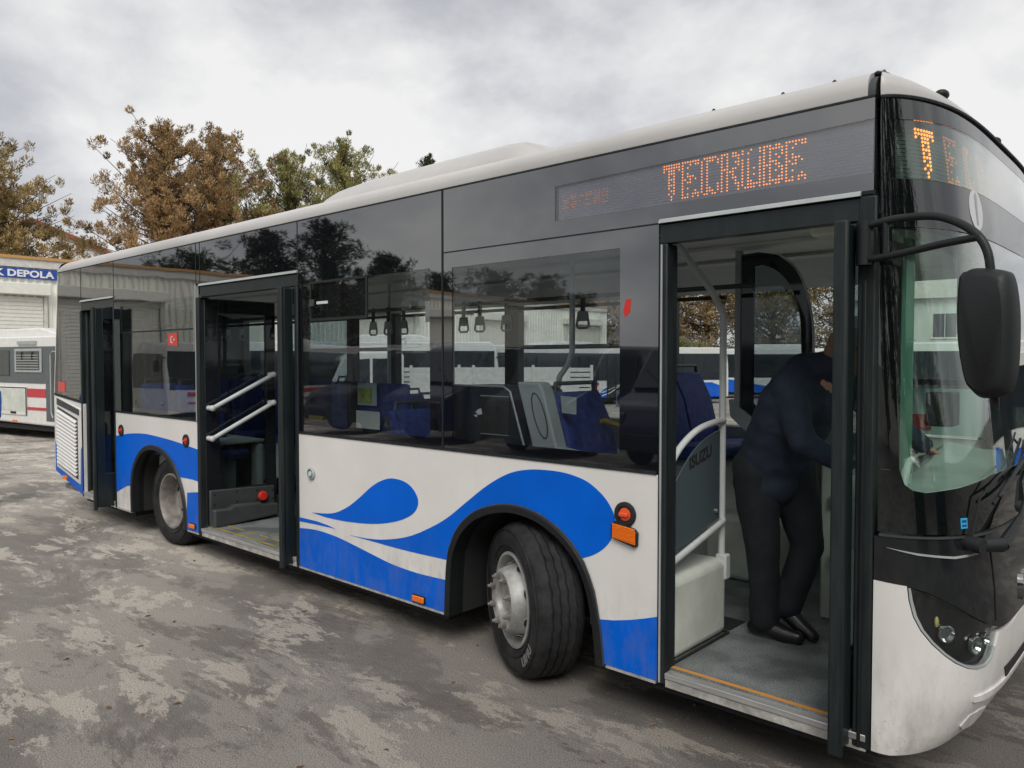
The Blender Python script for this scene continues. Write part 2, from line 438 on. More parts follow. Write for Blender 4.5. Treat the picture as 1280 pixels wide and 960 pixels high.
# ------------------------------------------------------------------ mesh helpers
class MB:
    def __init__(s):
        s.V = []; s.F = []

    def add(s, v, f):
        o = len(s.V)
        s.V += [tuple(p) for p in v]
        s.F += [tuple(i + o for i in q) for q in f]
        return s

    def box(s, x0, x1, y0, y1, z0, z1):
        v = [(x, y, z) for x in (x0, x1) for y in (y0, y1) for z in (z0, z1)]
        return s.add(v, [(0, 1, 3, 2), (4, 6, 7, 5), (0, 4, 5, 1), (2, 3, 7, 6), (0, 2, 6, 4), (1, 5, 7, 3)])

    def prism(s, poly, ax, a, b):
        n = len(poly)
        def P(p, t):
            return {'x': (t, p[0], p[1]), 'y': (p[0], t, p[1]), 'z': (p[0], p[1], t)}[ax]
        v = [P(p, a) for p in poly] + [P(p, b) for p in poly]
        f = [tuple(range(n)), tuple(range(2 * n - 1, n - 1, -1))]
        f += [(i, (i + 1) % n, n + (i + 1) % n, n + i) for i in range(n)]
        return s.add(v, f)

    def hexa(s, p8):
        return s.add(p8, [(0, 1, 2, 3), (7, 6, 5, 4), (0, 4, 5, 1), (1, 5, 6, 2), (2, 6, 7, 3), (3, 7, 4, 0)])

    def tube(s, pts, r, n=10, caps=True):
        pts = [Vector(p) for p in pts]
        rs = r if isinstance(r, (list, tuple)) else [r] * len(pts)
        rings = []
        prev = None
        for i, p in enumerate(pts):
            d = (pts[min(i + 1, len(pts) - 1)] - pts[max(i - 1, 0)]).normalized()
            if prev is None:
                u = d.orthogonal().normalized()
            else:
                u = (prev - d * prev.dot(d)).normalized()
            prev = u
            w = d.cross(u)
            rings.append([p + (u * math.cos(2 * math.pi * k / n) + w * math.sin(2 * math.pi * k / n)) * rs[i] for k in range(n)])
        v = [q for rg in rings for q in rg]
        f = []
        for i in range(len(pts) - 1):
            for k in range(n):
                f.append((i * n + k, i * n + (k + 1) % n, (i + 1) * n + (k + 1) % n, (i + 1) * n + k))
        if caps:
            f.append(tuple(range(n - 1, -1, -1)))
            f.append(tuple((len(pts) - 1) * n + k for k in range(n)))
        return s.add(v, f)

    def lathe(s, prof, c, axis=(0, -1, 0), n=48, close=False, cap0=True):
        a = Vector(axis).normalized()
        u = Vector((0, 0, 1))
        u = (u - a * u.dot(a)).normalized() if abs(a.z) < 0.99 else Vector((1, 0, 0))
        w = a.cross(u)
        c = Vector(c)
        v = []
        for r, h in prof:
            for k in range(n):
                t = 2 * math.pi * k / n
                v.append(c + a * h + (u * math.cos(t) + w * math.sin(t)) * r)
        f = []
        m = len(prof)
        for i in range(m if close else m - 1):
            j = (i + 1) % m
            for k in range(n):
                f.append((i * n + k, i * n + (k + 1) % n, j * n + (k + 1) % n, j * n + k))
        if not close:
            if prof[0][0] > 1e-6 and cap0: f.append(tuple(range(n - 1, -1, -1)))
            if prof[-1][0] > 1e-6: f.append(tuple((m - 1) * n + k for k in range(n)))
        return s.add(v, f)

    def ellipsoid(s, c, r, rot=None, nu=16, nv=10):
        Mx = (Euler(rot).to_matrix() if rot else Matrix.Identity(3))
        v = []
        for i in range(nv + 1):
            ph = math.pi * i / nv
            for k in range(nu):
                t = 2 * math.pi * k / nu
                p = Vector((r[0] * math.sin(ph) * math.cos(t), r[1] * math.sin(ph) * math.sin(t), r[2] * math.cos(ph)))
                v.append(Vector(c) + Mx @ p)
        f = []
        for i in range(nv):
            for k in range(nu):
                f.append((i * nu + k, i * nu + (k + 1) % nu, (i + 1) * nu + (k + 1) % nu, (i + 1) * nu + k))
        return s.add(v, f)

    def mesh(s, name, off=None, recalc=True, merge=True):
        me = bpy.data.meshes.new(name)
        V = s.V
        if off is not None:
            V = [(p[0] - off[0], p[1] - off[1], p[2] - off[2]) for p in V]
        me.from_pydata(V, [], s.F)
        if recalc:
            bm = bmesh.new(); bm.from_mesh(me)
            if merge: bmesh.ops.remove_doubles(bm, verts=bm.verts, dist=1e-5)
            bmesh.ops.recalc_face_normals(bm, faces=bm.faces)
            bm.to_mesh(me); bm.free()
        return me


def link(me, name, m, parent=None, smooth=False, bevel=0.0, label=None, seg=2):
    o = bpy.data.objects.new(name, me)
    C.objects.link(o)
    if m: me.materials.append(m)
    if parent: o.parent = parent
    if smooth:
        for p in me.polygons: p.use_smooth = True
        try:
            me.set_sharp_from_angle(angle=R(38))
        except Exception:
            pass
    if bevel:
        b = o.modifiers.new('bevel', 'BEVEL'); b.width = bevel; b.segments = seg; b.limit_method = 'ANGLE'; b.angle_limit = R(40)
        if smooth is False:
            for p in me.polygons: p.use_smooth = True
            try: me.set_sharp_from_angle(angle=R(60))
            except Exception: pass
            b.harden_normals = False
    if label: o['label'] = label
    return o


OFF = (0, 0, 0)


def build(mb, name, m, parent=None, smooth=False, bevel=0.0, label=None, seg=2, merge=True):
    return link(mb.mesh(name, OFF, merge=merge), name, m, parent, smooth, bevel, label, seg)


def thing(name, label, cat, loc=(0, 0, 0), rz=0.0, group=None, kind=None):
    o = bpy.data.objects.new(name, None)
    o.empty_display_size = 0.3
    C.objects.link(o)
    o.location = loc; o.rotation_euler = (0, 0, rz)
    tag(o, label, cat, group, kind)
    return o


def tag(o, label=None, cat=None, group=None, kind=None):
    if label: o['label'] = label
    if cat: o['category'] = cat
    if group: o['group'] = group
    if kind: o['kind'] = kind
    return o


def part_empty(name, parent, loc=(0, 0, 0), rz=0.0):
    o = bpy.data.objects.new(name, None)
    o.empty_display_size = 0.1
    C.objects.link(o); o.parent = parent; o.location = loc; o.rotation_euler = (0, 0, rz)
    return o


def copy_tree(o, parent=None):
    c = o.copy(); C.objects.link(c)
    if parent is not None: c.parent = parent
    for ch in list(o.children): copy_tree(ch, c)
    return c


def text_mesh(txt, size, extrude=0.004, bold=0.0, space=1.0):
    cu = bpy.data.curves.new('lettering', 'FONT')
    cu.body = txt; cu.size = size; cu.extrude = extrude; cu.offset = bold; cu.space_character = space
    cu.resolution_u = 3
    o = bpy.data.objects.new('lettering', cu)
    C.objects.link(o)
    dg = bpy.context.evaluated_depsgraph_get()
    me = bpy.data.meshes.new_from_object(o.evaluated_get(dg))
    bpy.data.objects.remove(o)
    return me


def catmull(pts, k=5, closed=False):
    P = [np.array(p, float) for p in pts]
    out = []
    n = len(P)
    rng = range(n if closed else n - 1)
    for i in rng:
        p0 = P[(i - 1) % n] if (closed or i > 0) else P[0]
        p1 = P[i]; p2 = P[(i + 1) % n]
        p3 = P[(i + 2) % n] if (closed or i + 2 < n) else P[-1]
        for j in range(k):
            t = j / k
            out.append(tuple(0.5 * ((2 * p1) + (-p0 + p2) * t + (2 * p0 - 5 * p1 + 4 * p2 - p3) * t * t + (-p0 + 3 * p1 - 3 * p2 + p3) * t ** 3)))
    if not closed: out.append(tuple(P[-1]))
    return out


# ------------------------------------------------------------------ ground
def gz(x, y):
    """the yard falls about half a metre towards the far rows of buses"""
    d = max(0.0, math.hypot(max(0, -10.6 - x), max(0, y - 3.0)) - 2.0)
    d2 = max(0.0, -3.0 - y)
    d = max(d, (d2 - 8.0) if d2 > 8 else 0)
    t = min(1, d / 14.0)
    return -0.5 * t * t * (3 - 2 * t)


def make_ground():
    def axis(lo, hi, core_lo, core_hi, step):
        a = list(np.arange(core_lo, core_hi + step, step))
        v = core_hi
        g = step
        while v < hi:
            g *= 1.5; v += g; a.append(v)
        v = core_lo; g = step
        while v > lo:
            g *= 1.5; v -= g; a.insert(0, v)
        return a
    xs = axis(-900, 900, -48, 24, 1.0)
    ys = axis(-900, 900, -40, 56, 1.0)
    V = [(x, y, gz(x, y)) for x in xs for y in ys]
    ny = len(ys)
    F = [(i * ny + j, (i + 1) * ny + j, (i + 1) * ny + j + 1, i * ny + j + 1) for i in range(len(xs) - 1) for j in range(ny - 1)]
    me = bpy.data.meshes.new('ground'); me.from_pydata(V, [], F)
    o = link(me, 'ground', M_asphalt, smooth=True)
    tag(o, 'brown grey weathered asphalt yard with dry and damp patches', 'ground', kind='structure')


make_ground()

# ------------------------------------------------------------------ the bus
BUS = thing('city_bus', 'large white and blue city bus in front with open doors and orange lettering display', 'bus', (-5.6, 1.215, 0))
OFF = (-5.6, 1.215, 0)
W = 2.43                      # width of the bus; its near side is the plane y = 0

ARCH_F = [(-3.458, .227), (-3.447, .45), (-3.43, .60), (-3.405, .672), (-3.35, .77), (-3.249, .865), (-3.135, .925), (-2.985, .966), (-2.85, .972),
          (-2.708, .948), (-2.577, .893), (-2.482, .826), (-2.40, .735), (-2.335, .60), (-2.295, .42), (-2.272, .227)]
ARCH_R = [(-8.175, .232), (-8.197, .45), (-8.180, .60), (-8.108, .751), (-7.976, .880), (-7.80, .945), (-7.663, .967), (-7.50, .950), (-7.367, .890),
          (-7.22, .775), (-7.10, .64), (-7.02, .50), (-6.985, .40), (-6.96, .235)]
ARCH_R = [(-8.14, .235), (-8.145, .45), (-8.12, .62), (-8.05, .75), (-7.93, .865), (-7.77, .935), (-7.58, .955), (-7.38, .925), (-7.2, .845),
          (-7.06, .72), (-6.97, .58), (-6.925, .42), (-6.915, .235)]
ZB = .235


def shrink(arch, d):
    """arch offset inwards by d (towards the wheel)"""
    out = []
    n = len(arch)
    for i, p in enumerate(arch):
        a = arch[max(0, i - 1)]; b = arch[min(n - 1, i + 1)]
        tx, tz = b[0] - a[0], b[1] - a[1]
        L = math.hypot(tx, tz)
        out.append((p[0] + tz / L * d, p[1] - tx / L * d))
    return out


def side_panels():
    # front section between the middle door and the front door
    P = [(-5.07, ZB), (-3.458, ZB)] + ARCH_F[1:-1] + [(-2.272, ZB), (-1.962, ZB), (-1.962, 1.235), (-5.07, 1.235)]
    build(MB().prism(P, 'y', 0.0, 0.04), 'side_panel', M_white, BUS, bevel=.003)
    P = [(-8.53, ZB), (-8.14, ZB)] + ARCH_R[1:-1] + [(-6.915, ZB), (-6.68, ZB), (-6.68, 1.235), (-8.53, 1.235)]
    build(MB().prism(P, 'y', 0.0, 0.04), 'side_panel', M_white, BUS, bevel=.003)
    P = [(-10.39, .44), (-9.46, .235), (-9.46, 1.285), (-10.39, 1.355)]
    build(MB().prism(P, 'y', 0.0, 0.04), 'rear_quarter_panel', M_white, BUS, bevel=.003)
    # aluminium skirt rails
    for a, b in ((-5.07, -3.47), (-2.262, -1.97), (-8.53, -8.16), (-6.905, -6.68)):
        build(MB().box(a, b, -.004, .03, .222, ZB - .001), 'skirt_rail', M_sill, BUS)
    # belt rail, dark rubber under the windows
    for a, b in ((-5.06, -1.97), (-8.53, -6.69)):
        build(MB().box(a, b, -.006, .03, 1.236, 1.252), 'belt_seal', M_rubber, BUS)
    build(MB().prism([(-10.38, 1.357), (-9.46, 1.287), (-9.46, 1.315), (-10.385, 1.385)], 'y', -.006, .03), 'belt_seal', M_rubber, BUS)
    # wheel arches: rubber lip and dark well
    for arch in (ARCH_F, ARCH_R):
        fine = catmull(arch, 4)
        inn = shrink(fine, .045)
        n = len(fine)
        m = MB()
        v = []
        for p, q in zip(fine, inn):
            v += [(p[0], -.006, p[1]), (p[0] * .8 + q[0] * .2, -.02, p[1] * .8 + q[1] * .2), (q[0], -.016, q[1]), (q[0], .10, q[1]), (p[0], .06, p[1])]
        f = []
        for i in range(n - 1):
            for k in range(5):
                f.append((i * 5 + k, i * 5 + (k + 1) % 5, (i + 1) * 5 + (k + 1) % 5, (i + 1) * 5 + k))
        f += [(0, 1, 2, 3, 4), tuple((n - 1) * 5 + k for k in (4, 3, 2, 1, 0))]
        m.add(v, f)
        build(m, 'wheel_arch_trim', M_trim, BUS, smooth=True)
        # bright edge line
        m = MB().tube([(p[0], -.007, p[1]) for p in fine], .005, 6)
        build(m, 'arch_edge_bead', M_darkgrey, BUS, smooth=True)
        m = MB()
        v = []
        for q in inn:
            v += [(q[0], .05, q[1]), (q[0], .62, q[1])]
        f = [(2 * i, 2 * i + 1, 2 * i + 3, 2 * i + 2) for i in range(n - 1)]
        m.add(v, f)
        m.box(arch[0][0], arch[-1][0], .62, .64, .23, 1.0)
        build(m, 'wheel_well', M_chassis, BUS)


side_panels()


def decal(poly, name='wave_decal', y=-.0022, m=M_blue):
    return build(MB().prism(poly, 'y', y, .0005), name, m, BUS)


drop = catmull([(-4.898, .662), (-4.645, .690), (-4.466, .755), (-4.324, .839), (-4.181, .935), (-4.073, .986), (-3.969, 1.011), (-3.843, 1.003),
                (-3.756, .963), (-3.709, .898), (-3.733, .831), (-3.819, .774), (-3.971, .722), (-4.183, .681), (-4.467, .656), (-4.707, .651)], 4) 
decal(drop)
decal([(-5.068, .605), (-4.837, .606), (-4.70, .597), (-4.61, .585), (-4.72, .583), (-4.868, .581), (-5.068, .574)])
wave_up = catmull([(-4.43, .566), (-4.239, .573), (-4.051, .595), (-3.82, .649), (-3.626, .727), (-3.443, .823), (-3.269, .945), (-3.103, 1.059),
                   (-2.946, 1.141), (-2.815, 1.178), (-2.674, 1.192), (-2.531, 1.19), (-2.407, 1.167), (-2.325, 1.128), (-2.259, 1.075), (-2.217, 1.012),
                   (-2.21, .952), (-2.23, .888), (-2.273, .834), (-2.34, .787), (-2.412, .757)], 4)
arch_out = [(p[0], p[1] + .006) for p in ARCH_F if p[1] > .55 and p[0] < -2.42][::-1]
wave = wave_up + arch_out + [(-3.452, .566), (-3.56, .564), (-3.675, .561), (-3.80, .559), (-3.923, .559), (-4.05, .5605), (-4.133, .563), (-4.28, .5645)]
decal(wave)
decal([(-5.068, .524)] + catmull([(-5.06, .524), (-4.90, .538), (-4.772, .540), (-4.62, .532), (-4.468, .515), (-4.185, .474), (-4.05, .454), (-3.924, .441), (-3.80, .435), (-3.676, .433), (-3.46, .440)], 3)
      + [(-3.463, .238), (-5.068, .238)])
decal([(-2.278, .238), (-2.292, .35), (-2.305, .46), (-2.215, .475), (-2.116, .500), (-2.03, .527), (-1.964, .550), (-1.964, .238)])
# rear section
decal(catmull([(-8.528, .985), (-8.388, 1.006), (-8.18, 1.032), (-7.97, 1.048), (-7.75, 1.054), (-7.507, 1.046), (-7.26, 1.034), (-7.012, 1.016), (-6.682, .985)], 3)
      + [(-6.682, .700), (-6.80, .706), (-6.90, .705), (-7.035, .702)] + [(p[0], p[1] + .005) for p in ARCH_R if p[1] > .72][::-1]
      + [(-8.125, .63), (-8.15, .50), (-8.25, .49), (-8.40, .44), (-8.528, .392)])
decal([(-6.905, .575), (-6.80, .590), (-6.682, .605), (-6.682, .238), (-6.912, .238), (-6.915, .42)])
decal([(-10.388, .80), (-10.31, .72), (-10.31, .505), (-9.56, .355), (-9.56, .74), (-9.462, .85), (-9.462, .238), (-10.388, .443)])


def bump_pair(z):
    return z


# louvred engine vent in the rear quarter
def louvre():
    q = build(MB().prism([(-10.31, 1.345), (-9.51, 1.22), (-9.56, .36), (-10.31, .50)], 'y', -.012, .002), 'vent_frame', M_white, BUS, bevel=.004)
    build(MB().prism([(-10.27, 1.325), (-9.55, 1.215), (-9.55, 1.15), (-10.27, 1.25)], 'y', -.018, -.010), 'vent_slot', M_darkgrey, BUS)
    n = 15
    for i in range(n):
        t = (i + .5) / n
        zl = 1.20 * (1 - t) + .55 * t
        zr = 1.09 * (1 - t) + .44 * t
        a, b = -10.24, -9.62
        m = MB()
        m.hexa([(a, -.014, zl + .014), (b, -.014, zr + .014), (b, -.014, zr + .004), (a, -.014, zl + .004),
                (a, -.040, zl - .006), (b, -.040, zr - .006), (b, -.036, zr - .014), (a, -.036, zl - .014)])
        build(m, 'vent_slat', M_white, BUS)
    m = MB().prism([(-10.26, 1.225), (-9.60, 1.11), (-9.60, .41), (-10.26, .53)], 'y', -.0135, -.0115)
    build(m, 'vent_recess', M_darkgrey, BUS)


louvre()


# ---- windows
def pane(x0, x1, z0, z1, g=G_side, name='side_window', y0=-.002, y1=.004, poly=None):
    P = poly or [(x0, z0), (x1, z0), (x1, z1), (x0, z1)]
    return build(MB().prism(P, 'y', y0, y1), name, g, BUS, bevel=0)


ZT = 2.808


def bay(x0, x1, z0, z1, l, r, b, t, poly=None):
    y0, y1 = -.002, .004
    if poly is None: poly = [(x0, z0), (x1, z0), (x1, z1), (x0, z1)]
    m = MB()
    m.box(x0, x0 + l, y0, y1, z0, z1)
    m.box(x1 - r, x1, y0, y1, z0, z1)
    m.box(x0 + l, x1 - r, y0, y1, z0, z0 + b)
    m.box(x0 + l, x1 - r, y0, y1, z1 - t, z1)
    build(m, 'window_border', M_frit, BUS)
    pane(x0 + l, x1 - r, z0 + b, z1 - t)


bay(-8.525, -6.685, 1.254, ZT, .17, .06, .05, .46)
bay(-5.055, -3.482, 1.254, ZT, .05, .11, .05, .46)
bay(-3.468, -1.965, 1.254, 2.428, .075, .22, .06, .09)
build(MB().prism([(-10.383, 1.387), (-10.17, 1.371), (-10.17, 2.36), (-9.51, 2.36), (-9.51, 1.321), (-9.465, 1.317), (-9.465, ZT), (-10.19, ZT)], 'y', -.002, .004), 'window_border', M_frit, BUS)
pane(0, 0, 0, 0, poly=[(-10.17, 1.371), (-9.51, 1.321), (-9.51, 2.36), (-10.17, 2.36)])
for a, b in ((-9.457, -8.533), (-6.60, -5.065)):
    build(MB().box(a, b, -.002, .004, 2.455, ZT), 'upper_window', M_frit, BUS)
# display window: glass only in front of the matrix, black round it
m = MB()
m.prism([(-3.468, 2.436), (-1.0, 2.436), (-1.0, 2.515), (-2.60, 2.518), (-2.60, 2.70), (-1.0, 2.728), (-1.0, ZT), (-3.468, ZT)], 'y', -.002, .004)
build(m, 'window_border', M_frit, BUS)
pane(0, 0, 0, 0, G_top, 'display_window', poly=[(-2.60, 2.518), (-1.0, 2.515), (-1.0, 2.728), (-2.60, 2.70)])
build(MB().box(-3.468, -1.0, .022, .034, 2.436, ZT), 'display_backing', M_dull, BUS)
# seams and seals between the panes
for x in (-3.475,):
    build(MB().box(x - .006, x + .006, -.006, .01, 1.254, ZT), 'window_seam', M_rubber, BUS)
build(MB().box(-3.468, -1.0, -.006, .01, 2.4285, 2.4355), 'window_seam', M_rubber, BUS)
build(MB().box(-10.2, -1.0, -.006, .02, 2.809, 2.818), 'roof_seal', M_rubber, BUS)
build(MB().box(-6.6835, -6.6015, -.002, .004, 2.455, ZT), 'window_border', M_frit, BUS)
for a in (-9.461, -8.529, -6.681, -6.607, -5.060):
    build(MB().box(a - .0045, a + .0045, -.004, .01, (2.44 if a > -9.4 or True else 1.3), ZT), 'window_seam', M_rubber, BUS)

# hinged hopper window in the second bay
hw = build(MB().box(-4.885, -4.205, -.014, -.004, 2.065, 2.085).box(-4.885, -4.205, -.014, -.004, 2.335, 2.352)
           .box(-4.885, -4.865, -.014, -.004, 2.085, 2.335).box(-4.225, -4.205, -.014, -.004, 2.085, 2.335), 'hopper_window', M_trim, BUS)
build(MB().box(-4.865, -4.225, -.011, -.007, 2.085, 2.335), 'hopper_glass', G_side, hw)
build(MB().box(-4.865, -4.225, .004, .009, 2.085, 2.335), 'hopper_shade', M_black, hw)
build(MB().box(-4.87, -4.82, -.03, -.014, 2.17, 2.22), 'hopper_latch', M_darkgrey, hw, bevel=.004)
build(MB().box(-4.80, -4.66, -.0125, -.0113, 2.185, 2.205), 'small_label', M_whitesticker, hw)
hw2 = build(MB().box(-8.33, -6.76, -.010, -.003, 2.055, 2.068).box(-8.33, -8.318, -.010, -.003, 2.068, 2.33), 'hopper_window', M_trim, BUS)

# ---- door headers
for a, b in ((-9.46, -8.53), (-6.61, -5.055), (-1.958, -1.045)):
    build(MB().box(a, b, -.004, .05, 2.335, 2.425), 'door_header', M_doormetal, BUS, bevel=.003)
    build(MB().hexa([(a, -.004, 2.432), (b, -.004, 2.432), (b, -.004, 2.452), (a, -.004, 2.452), (a, -.022, 2.430), (b, -.022, 2.430), (b, -.016, 2.444), (a, -.016, 2.444)]), 'drip_rail', M_greyplastic, BUS)

# ---- door posts
def post(x0, x1, y0=-.008, y1=.09, z0=.232, z1=2.335, m=M_rubber, name='door_post'):
    return build(MB().box(x0, x1, y0, y1, z0, z1), name, m, BUS, bevel=.008)


post(-1.962, -1.915)
build(MB().box(-1.948, -1.940, -.0135, -.008, .24, 2.33), 'post_bead', M_greyplastic, BUS)
post(-1.055, -.985, z1=2.43)
build(MB().box(-1.032, -1.018, -.016, -.008, .24, 2.1), 'post_bead', M_trim, BUS, bevel=.003)
post(-5.105, -5.062)
post(-6.678, -6.62, -.012)
post(-8.56, -8.534)
post(-9.50, -9.462)
build(MB().box(-6.690, -6.679, -.012, .02, 1.24, 2.45), 'post_bead', M_greyplastic, BUS)
build(MB().box(-1.045, -.995, -.006, .09, 2.431, 2.45), 'post_cap', M_trim, BUS)

# ---- thresholds
for a, b in ((-9.462, -8.56), (-6.62, -5.105), (-1.915, -1.0)):
    build(MB().box(a, b, -.006, .035, .222, .262), 'door_sill', M_sill, BUS, bevel=.003)
    build(MB().box(a, b, -.012, .05, .264, .292), 'step_edge', M_alu, BUS, bevel=.003)
    build(MB().box(a, b, .051, .075, .27, .302), 'step_marking', M_yellow if b < -2 else mat('orange_step_strip', (.55, .25, .05), .6), BUS)
# yellow dashes on the floor of the middle door
for k in range(7):
    x = -6.55 + k * .2
    build(MB().box(x, x + .13, .17, .19, .3005, .304), 'floor_dash', M_yellow, BUS)


# ---- door leaves, turned to stand across the opening
def door_leaf(x, y0, y1, z0=.245, z1=2.32, detail=False):
    e_ = part_empty('door_leaf', BUS)
    t = .022
    b = .075
    m = MB()
    m.box(x - t, x + t, y0 + .03, y0 + .03 + b, z0, z1)
    m.box(x - t, x + t, y1 - b - .02, y1 - .02, z0, z1)
    m.box(x - t, x + t, y0 + .03 + b, y1 - b - .02, z1 - .11, z1)
    m.box(x - t, x + t, y0 + .03 + b, y1 - b - .02, z0, z0 + .35)
    build(m, 'leaf_frame', M_doormetal, e_, bevel=.006)
    build(MB().box(x - .004, x + .004, y0 + .03 + b, y1 - b - .02, z0 + .35, z1 - .11), 'leaf_glass', G_door, e_)
    build(MB().box(x - t - .006, x + t + .006, y0, y0 + .03, z0 - .03, z1 + .01), 'rubber_edge', M_rubber, e_, bevel=.01)
    build(MB().box(x - t - .003, x + t + .003, y1 - .02, y1, z0, z1), 'rubber_edge', M_rubber, e_, bevel=.006)
    return e_


door_leaf(-1.085, -.115, .70)
door_leaf(-5.165, -.10, .62)
door_leaf(-8.60, -.20, .42)
door_leaf(-9.43, .03, .45)
# full leaf of the middle door that faces us
lf = part_empty('door_leaf', BUS)
X = -6.60
m = MB()
m.box(X - .022, X + .0, .03, .155, .27, 2.32)
m.box(X - .022, X + .0, .62, .725, .27, 2.32)
m.box(X - .022, X + .0, .155, .62, 2.20, 2.32)
m.box(X - .022, X + .0, .155, .62, .27, .62)
build(m, 'leaf_frame', M_blackpaint, lf, bevel=.006)
build(MB().box(X - .014, X - .008, .155, .62, .62, 2.20), 'leaf_glass', G_door, lf)
# moulded kick box
kb = MB().prism([(.05, .30), (.69, .335), (.685, .60), (.05, .625)], 'x', X + .002, X + .03)
build(kb, 'kick_panel', M_darkgrey, lf, bevel=.01)
kb = MB().prism([(.05, .295), (.685, .33), (.68, .44), (.52, .445), (.49, .47), (.24, .48), (.20, .455), (.05, .46)], 'x', X + .03, X + .11)
build(kb, 'kick_bulge', M_darkgrey, lf, bevel=.018, seg=3)
for yy, zz in ((.09, .585), (.30, .59), (.50, .575), (.66, .56), (.09, .50), (.30, .50), (.5, .49), (.66, .48)):
    build(MB().lathe([(.009, 0), (.009, .004), (.005, .007)], (X + .031, yy, zz), (1, 0, 0), 8), 'screw', M_black, lf)
knob = MB()
knob.lathe([(.045, 0), (.048, .01), (.042, .03), (.0, .034)], (X + .03, .555, .515), (1, 0, 0), 8)
build(knob, 'emergency_knob', M_red, lf, bevel=.003)
for (ya, za, yb, zb_) in ((.06, 1.358, .659, 1.647), (.056, 1.089, .656, 1.383)):
    build(MB().tube([(X + .075, ya, za), (X + .075, yb, zb_)], .019, 12), 'grab_bar', M_rail, lf, smooth=True)
    for yy, zz in ((ya, za), (yb, zb_)):
        build(MB().tube([(X, yy, zz), (X + .075, yy, zz)], .022, 12).ellipsoid((X + .075, yy, zz), (.027, .027, .027)), 'bar_mount', M_rail, lf, smooth=True)

# ---- side details
def round_lamp(x, z, r, m1=M_black, m2=M_red, lens=.6):
    e_ = build(MB().lathe([(r, 0), (r, .010), (r * .9, .014), (r * .66, .014), (r * .60, .006), (0, .006)], (x, 0, z), (0, -1, 0), 32), 'recessed_ring', m1, BUS, smooth=True)
    build(MB().lathe([(r * .55, .006), (r * .5, .012), (0, .014)], (x, 0, z), (0, -1, 0), 24), 'valve_disc', m2, e_, smooth=True)
    build(MB().box(x - r * .42, x + r * .42, -.028, -.012, z - r * .16, z + r * .16), 'valve_handle', m2, e_, bevel=.004)


round_lamp(-2.147, 1.022, .062, M_black, M_redbox)
round_lamp(-8.38, 1.052, .060)
round_lamp(-6.91, 1.048, .060)
mk = build(MB().prism([(-2.222, .968), (-2.20, .985), (-2.085, .957), (-2.068, .940), (-2.070, .875), (-2.085, .868), (-2.205, .893), (-2.222, .905)], 'y', -.022, 0), 'side_lamp', M_trim, BUS, bevel=.004)
lens = MB()
for k in range(9):
    z = .905 + k * .0075
    a, b = -2.208, -2.08
    lens.hexa([(a, -.022, z), (b, -.022, z - .012 - .001), (b, -.022, z - .012 + .0065), (a, -.022, z + .0065), (a, -.027, z + .001), (b, -.027, z - .011), (b, -.027, z - .008), (a, -.027, z + .005)])
build(lens, 'lamp_lens', M_orange, mk)
build(MB().prism([(-2.212, .900), (-2.076, .882), (-2.076, .945), (-2.212, .973)], 'y', -.0235, -.0215), 'lamp_lens', M_orange, mk)
for x, z in ((-3.70, .272), (-6.80, .285)):
    q = build(MB().box(x - .062, x + .062, -.008, 0, z - .026, z + .026), 'side_marker', M_trim, BUS, bevel=.004)
    build(MB().box(x - .054, x + .054, -.020, -.008, z - .020, z + .020), 'marker_lens', M_orange, q, bevel=.006)
q = build(MB().box(-10.10, -9.98, -.022, -.001, .370, .415), 'side_marker', M_orange, BUS, bevel=.006)
q = build(MB().lathe([(.045, 0), (.045, .012), (.036, .02), (.034, .02), (.033, .006), (0, .006)], (-4.894, 0, .95), (0, -1, 0), 24), 'access_button', M_greyplastic, BUS, smooth=True)
build(MB().lathe([(.032, 0), (.032, .010), (.0, .012)], (-4.894, -.004, .95), (0, -1, 0), 24), 'button_ring', mat('teal_ring', (.05, .20, .25), .4), q, smooth=True)
build(MB().lathe([(.019, 0), (.019, .016), (.0, .018)], (-4.894, -.004, .95), (0, -1, 0), 24), 'button_face', M_cream, q, smooth=True)

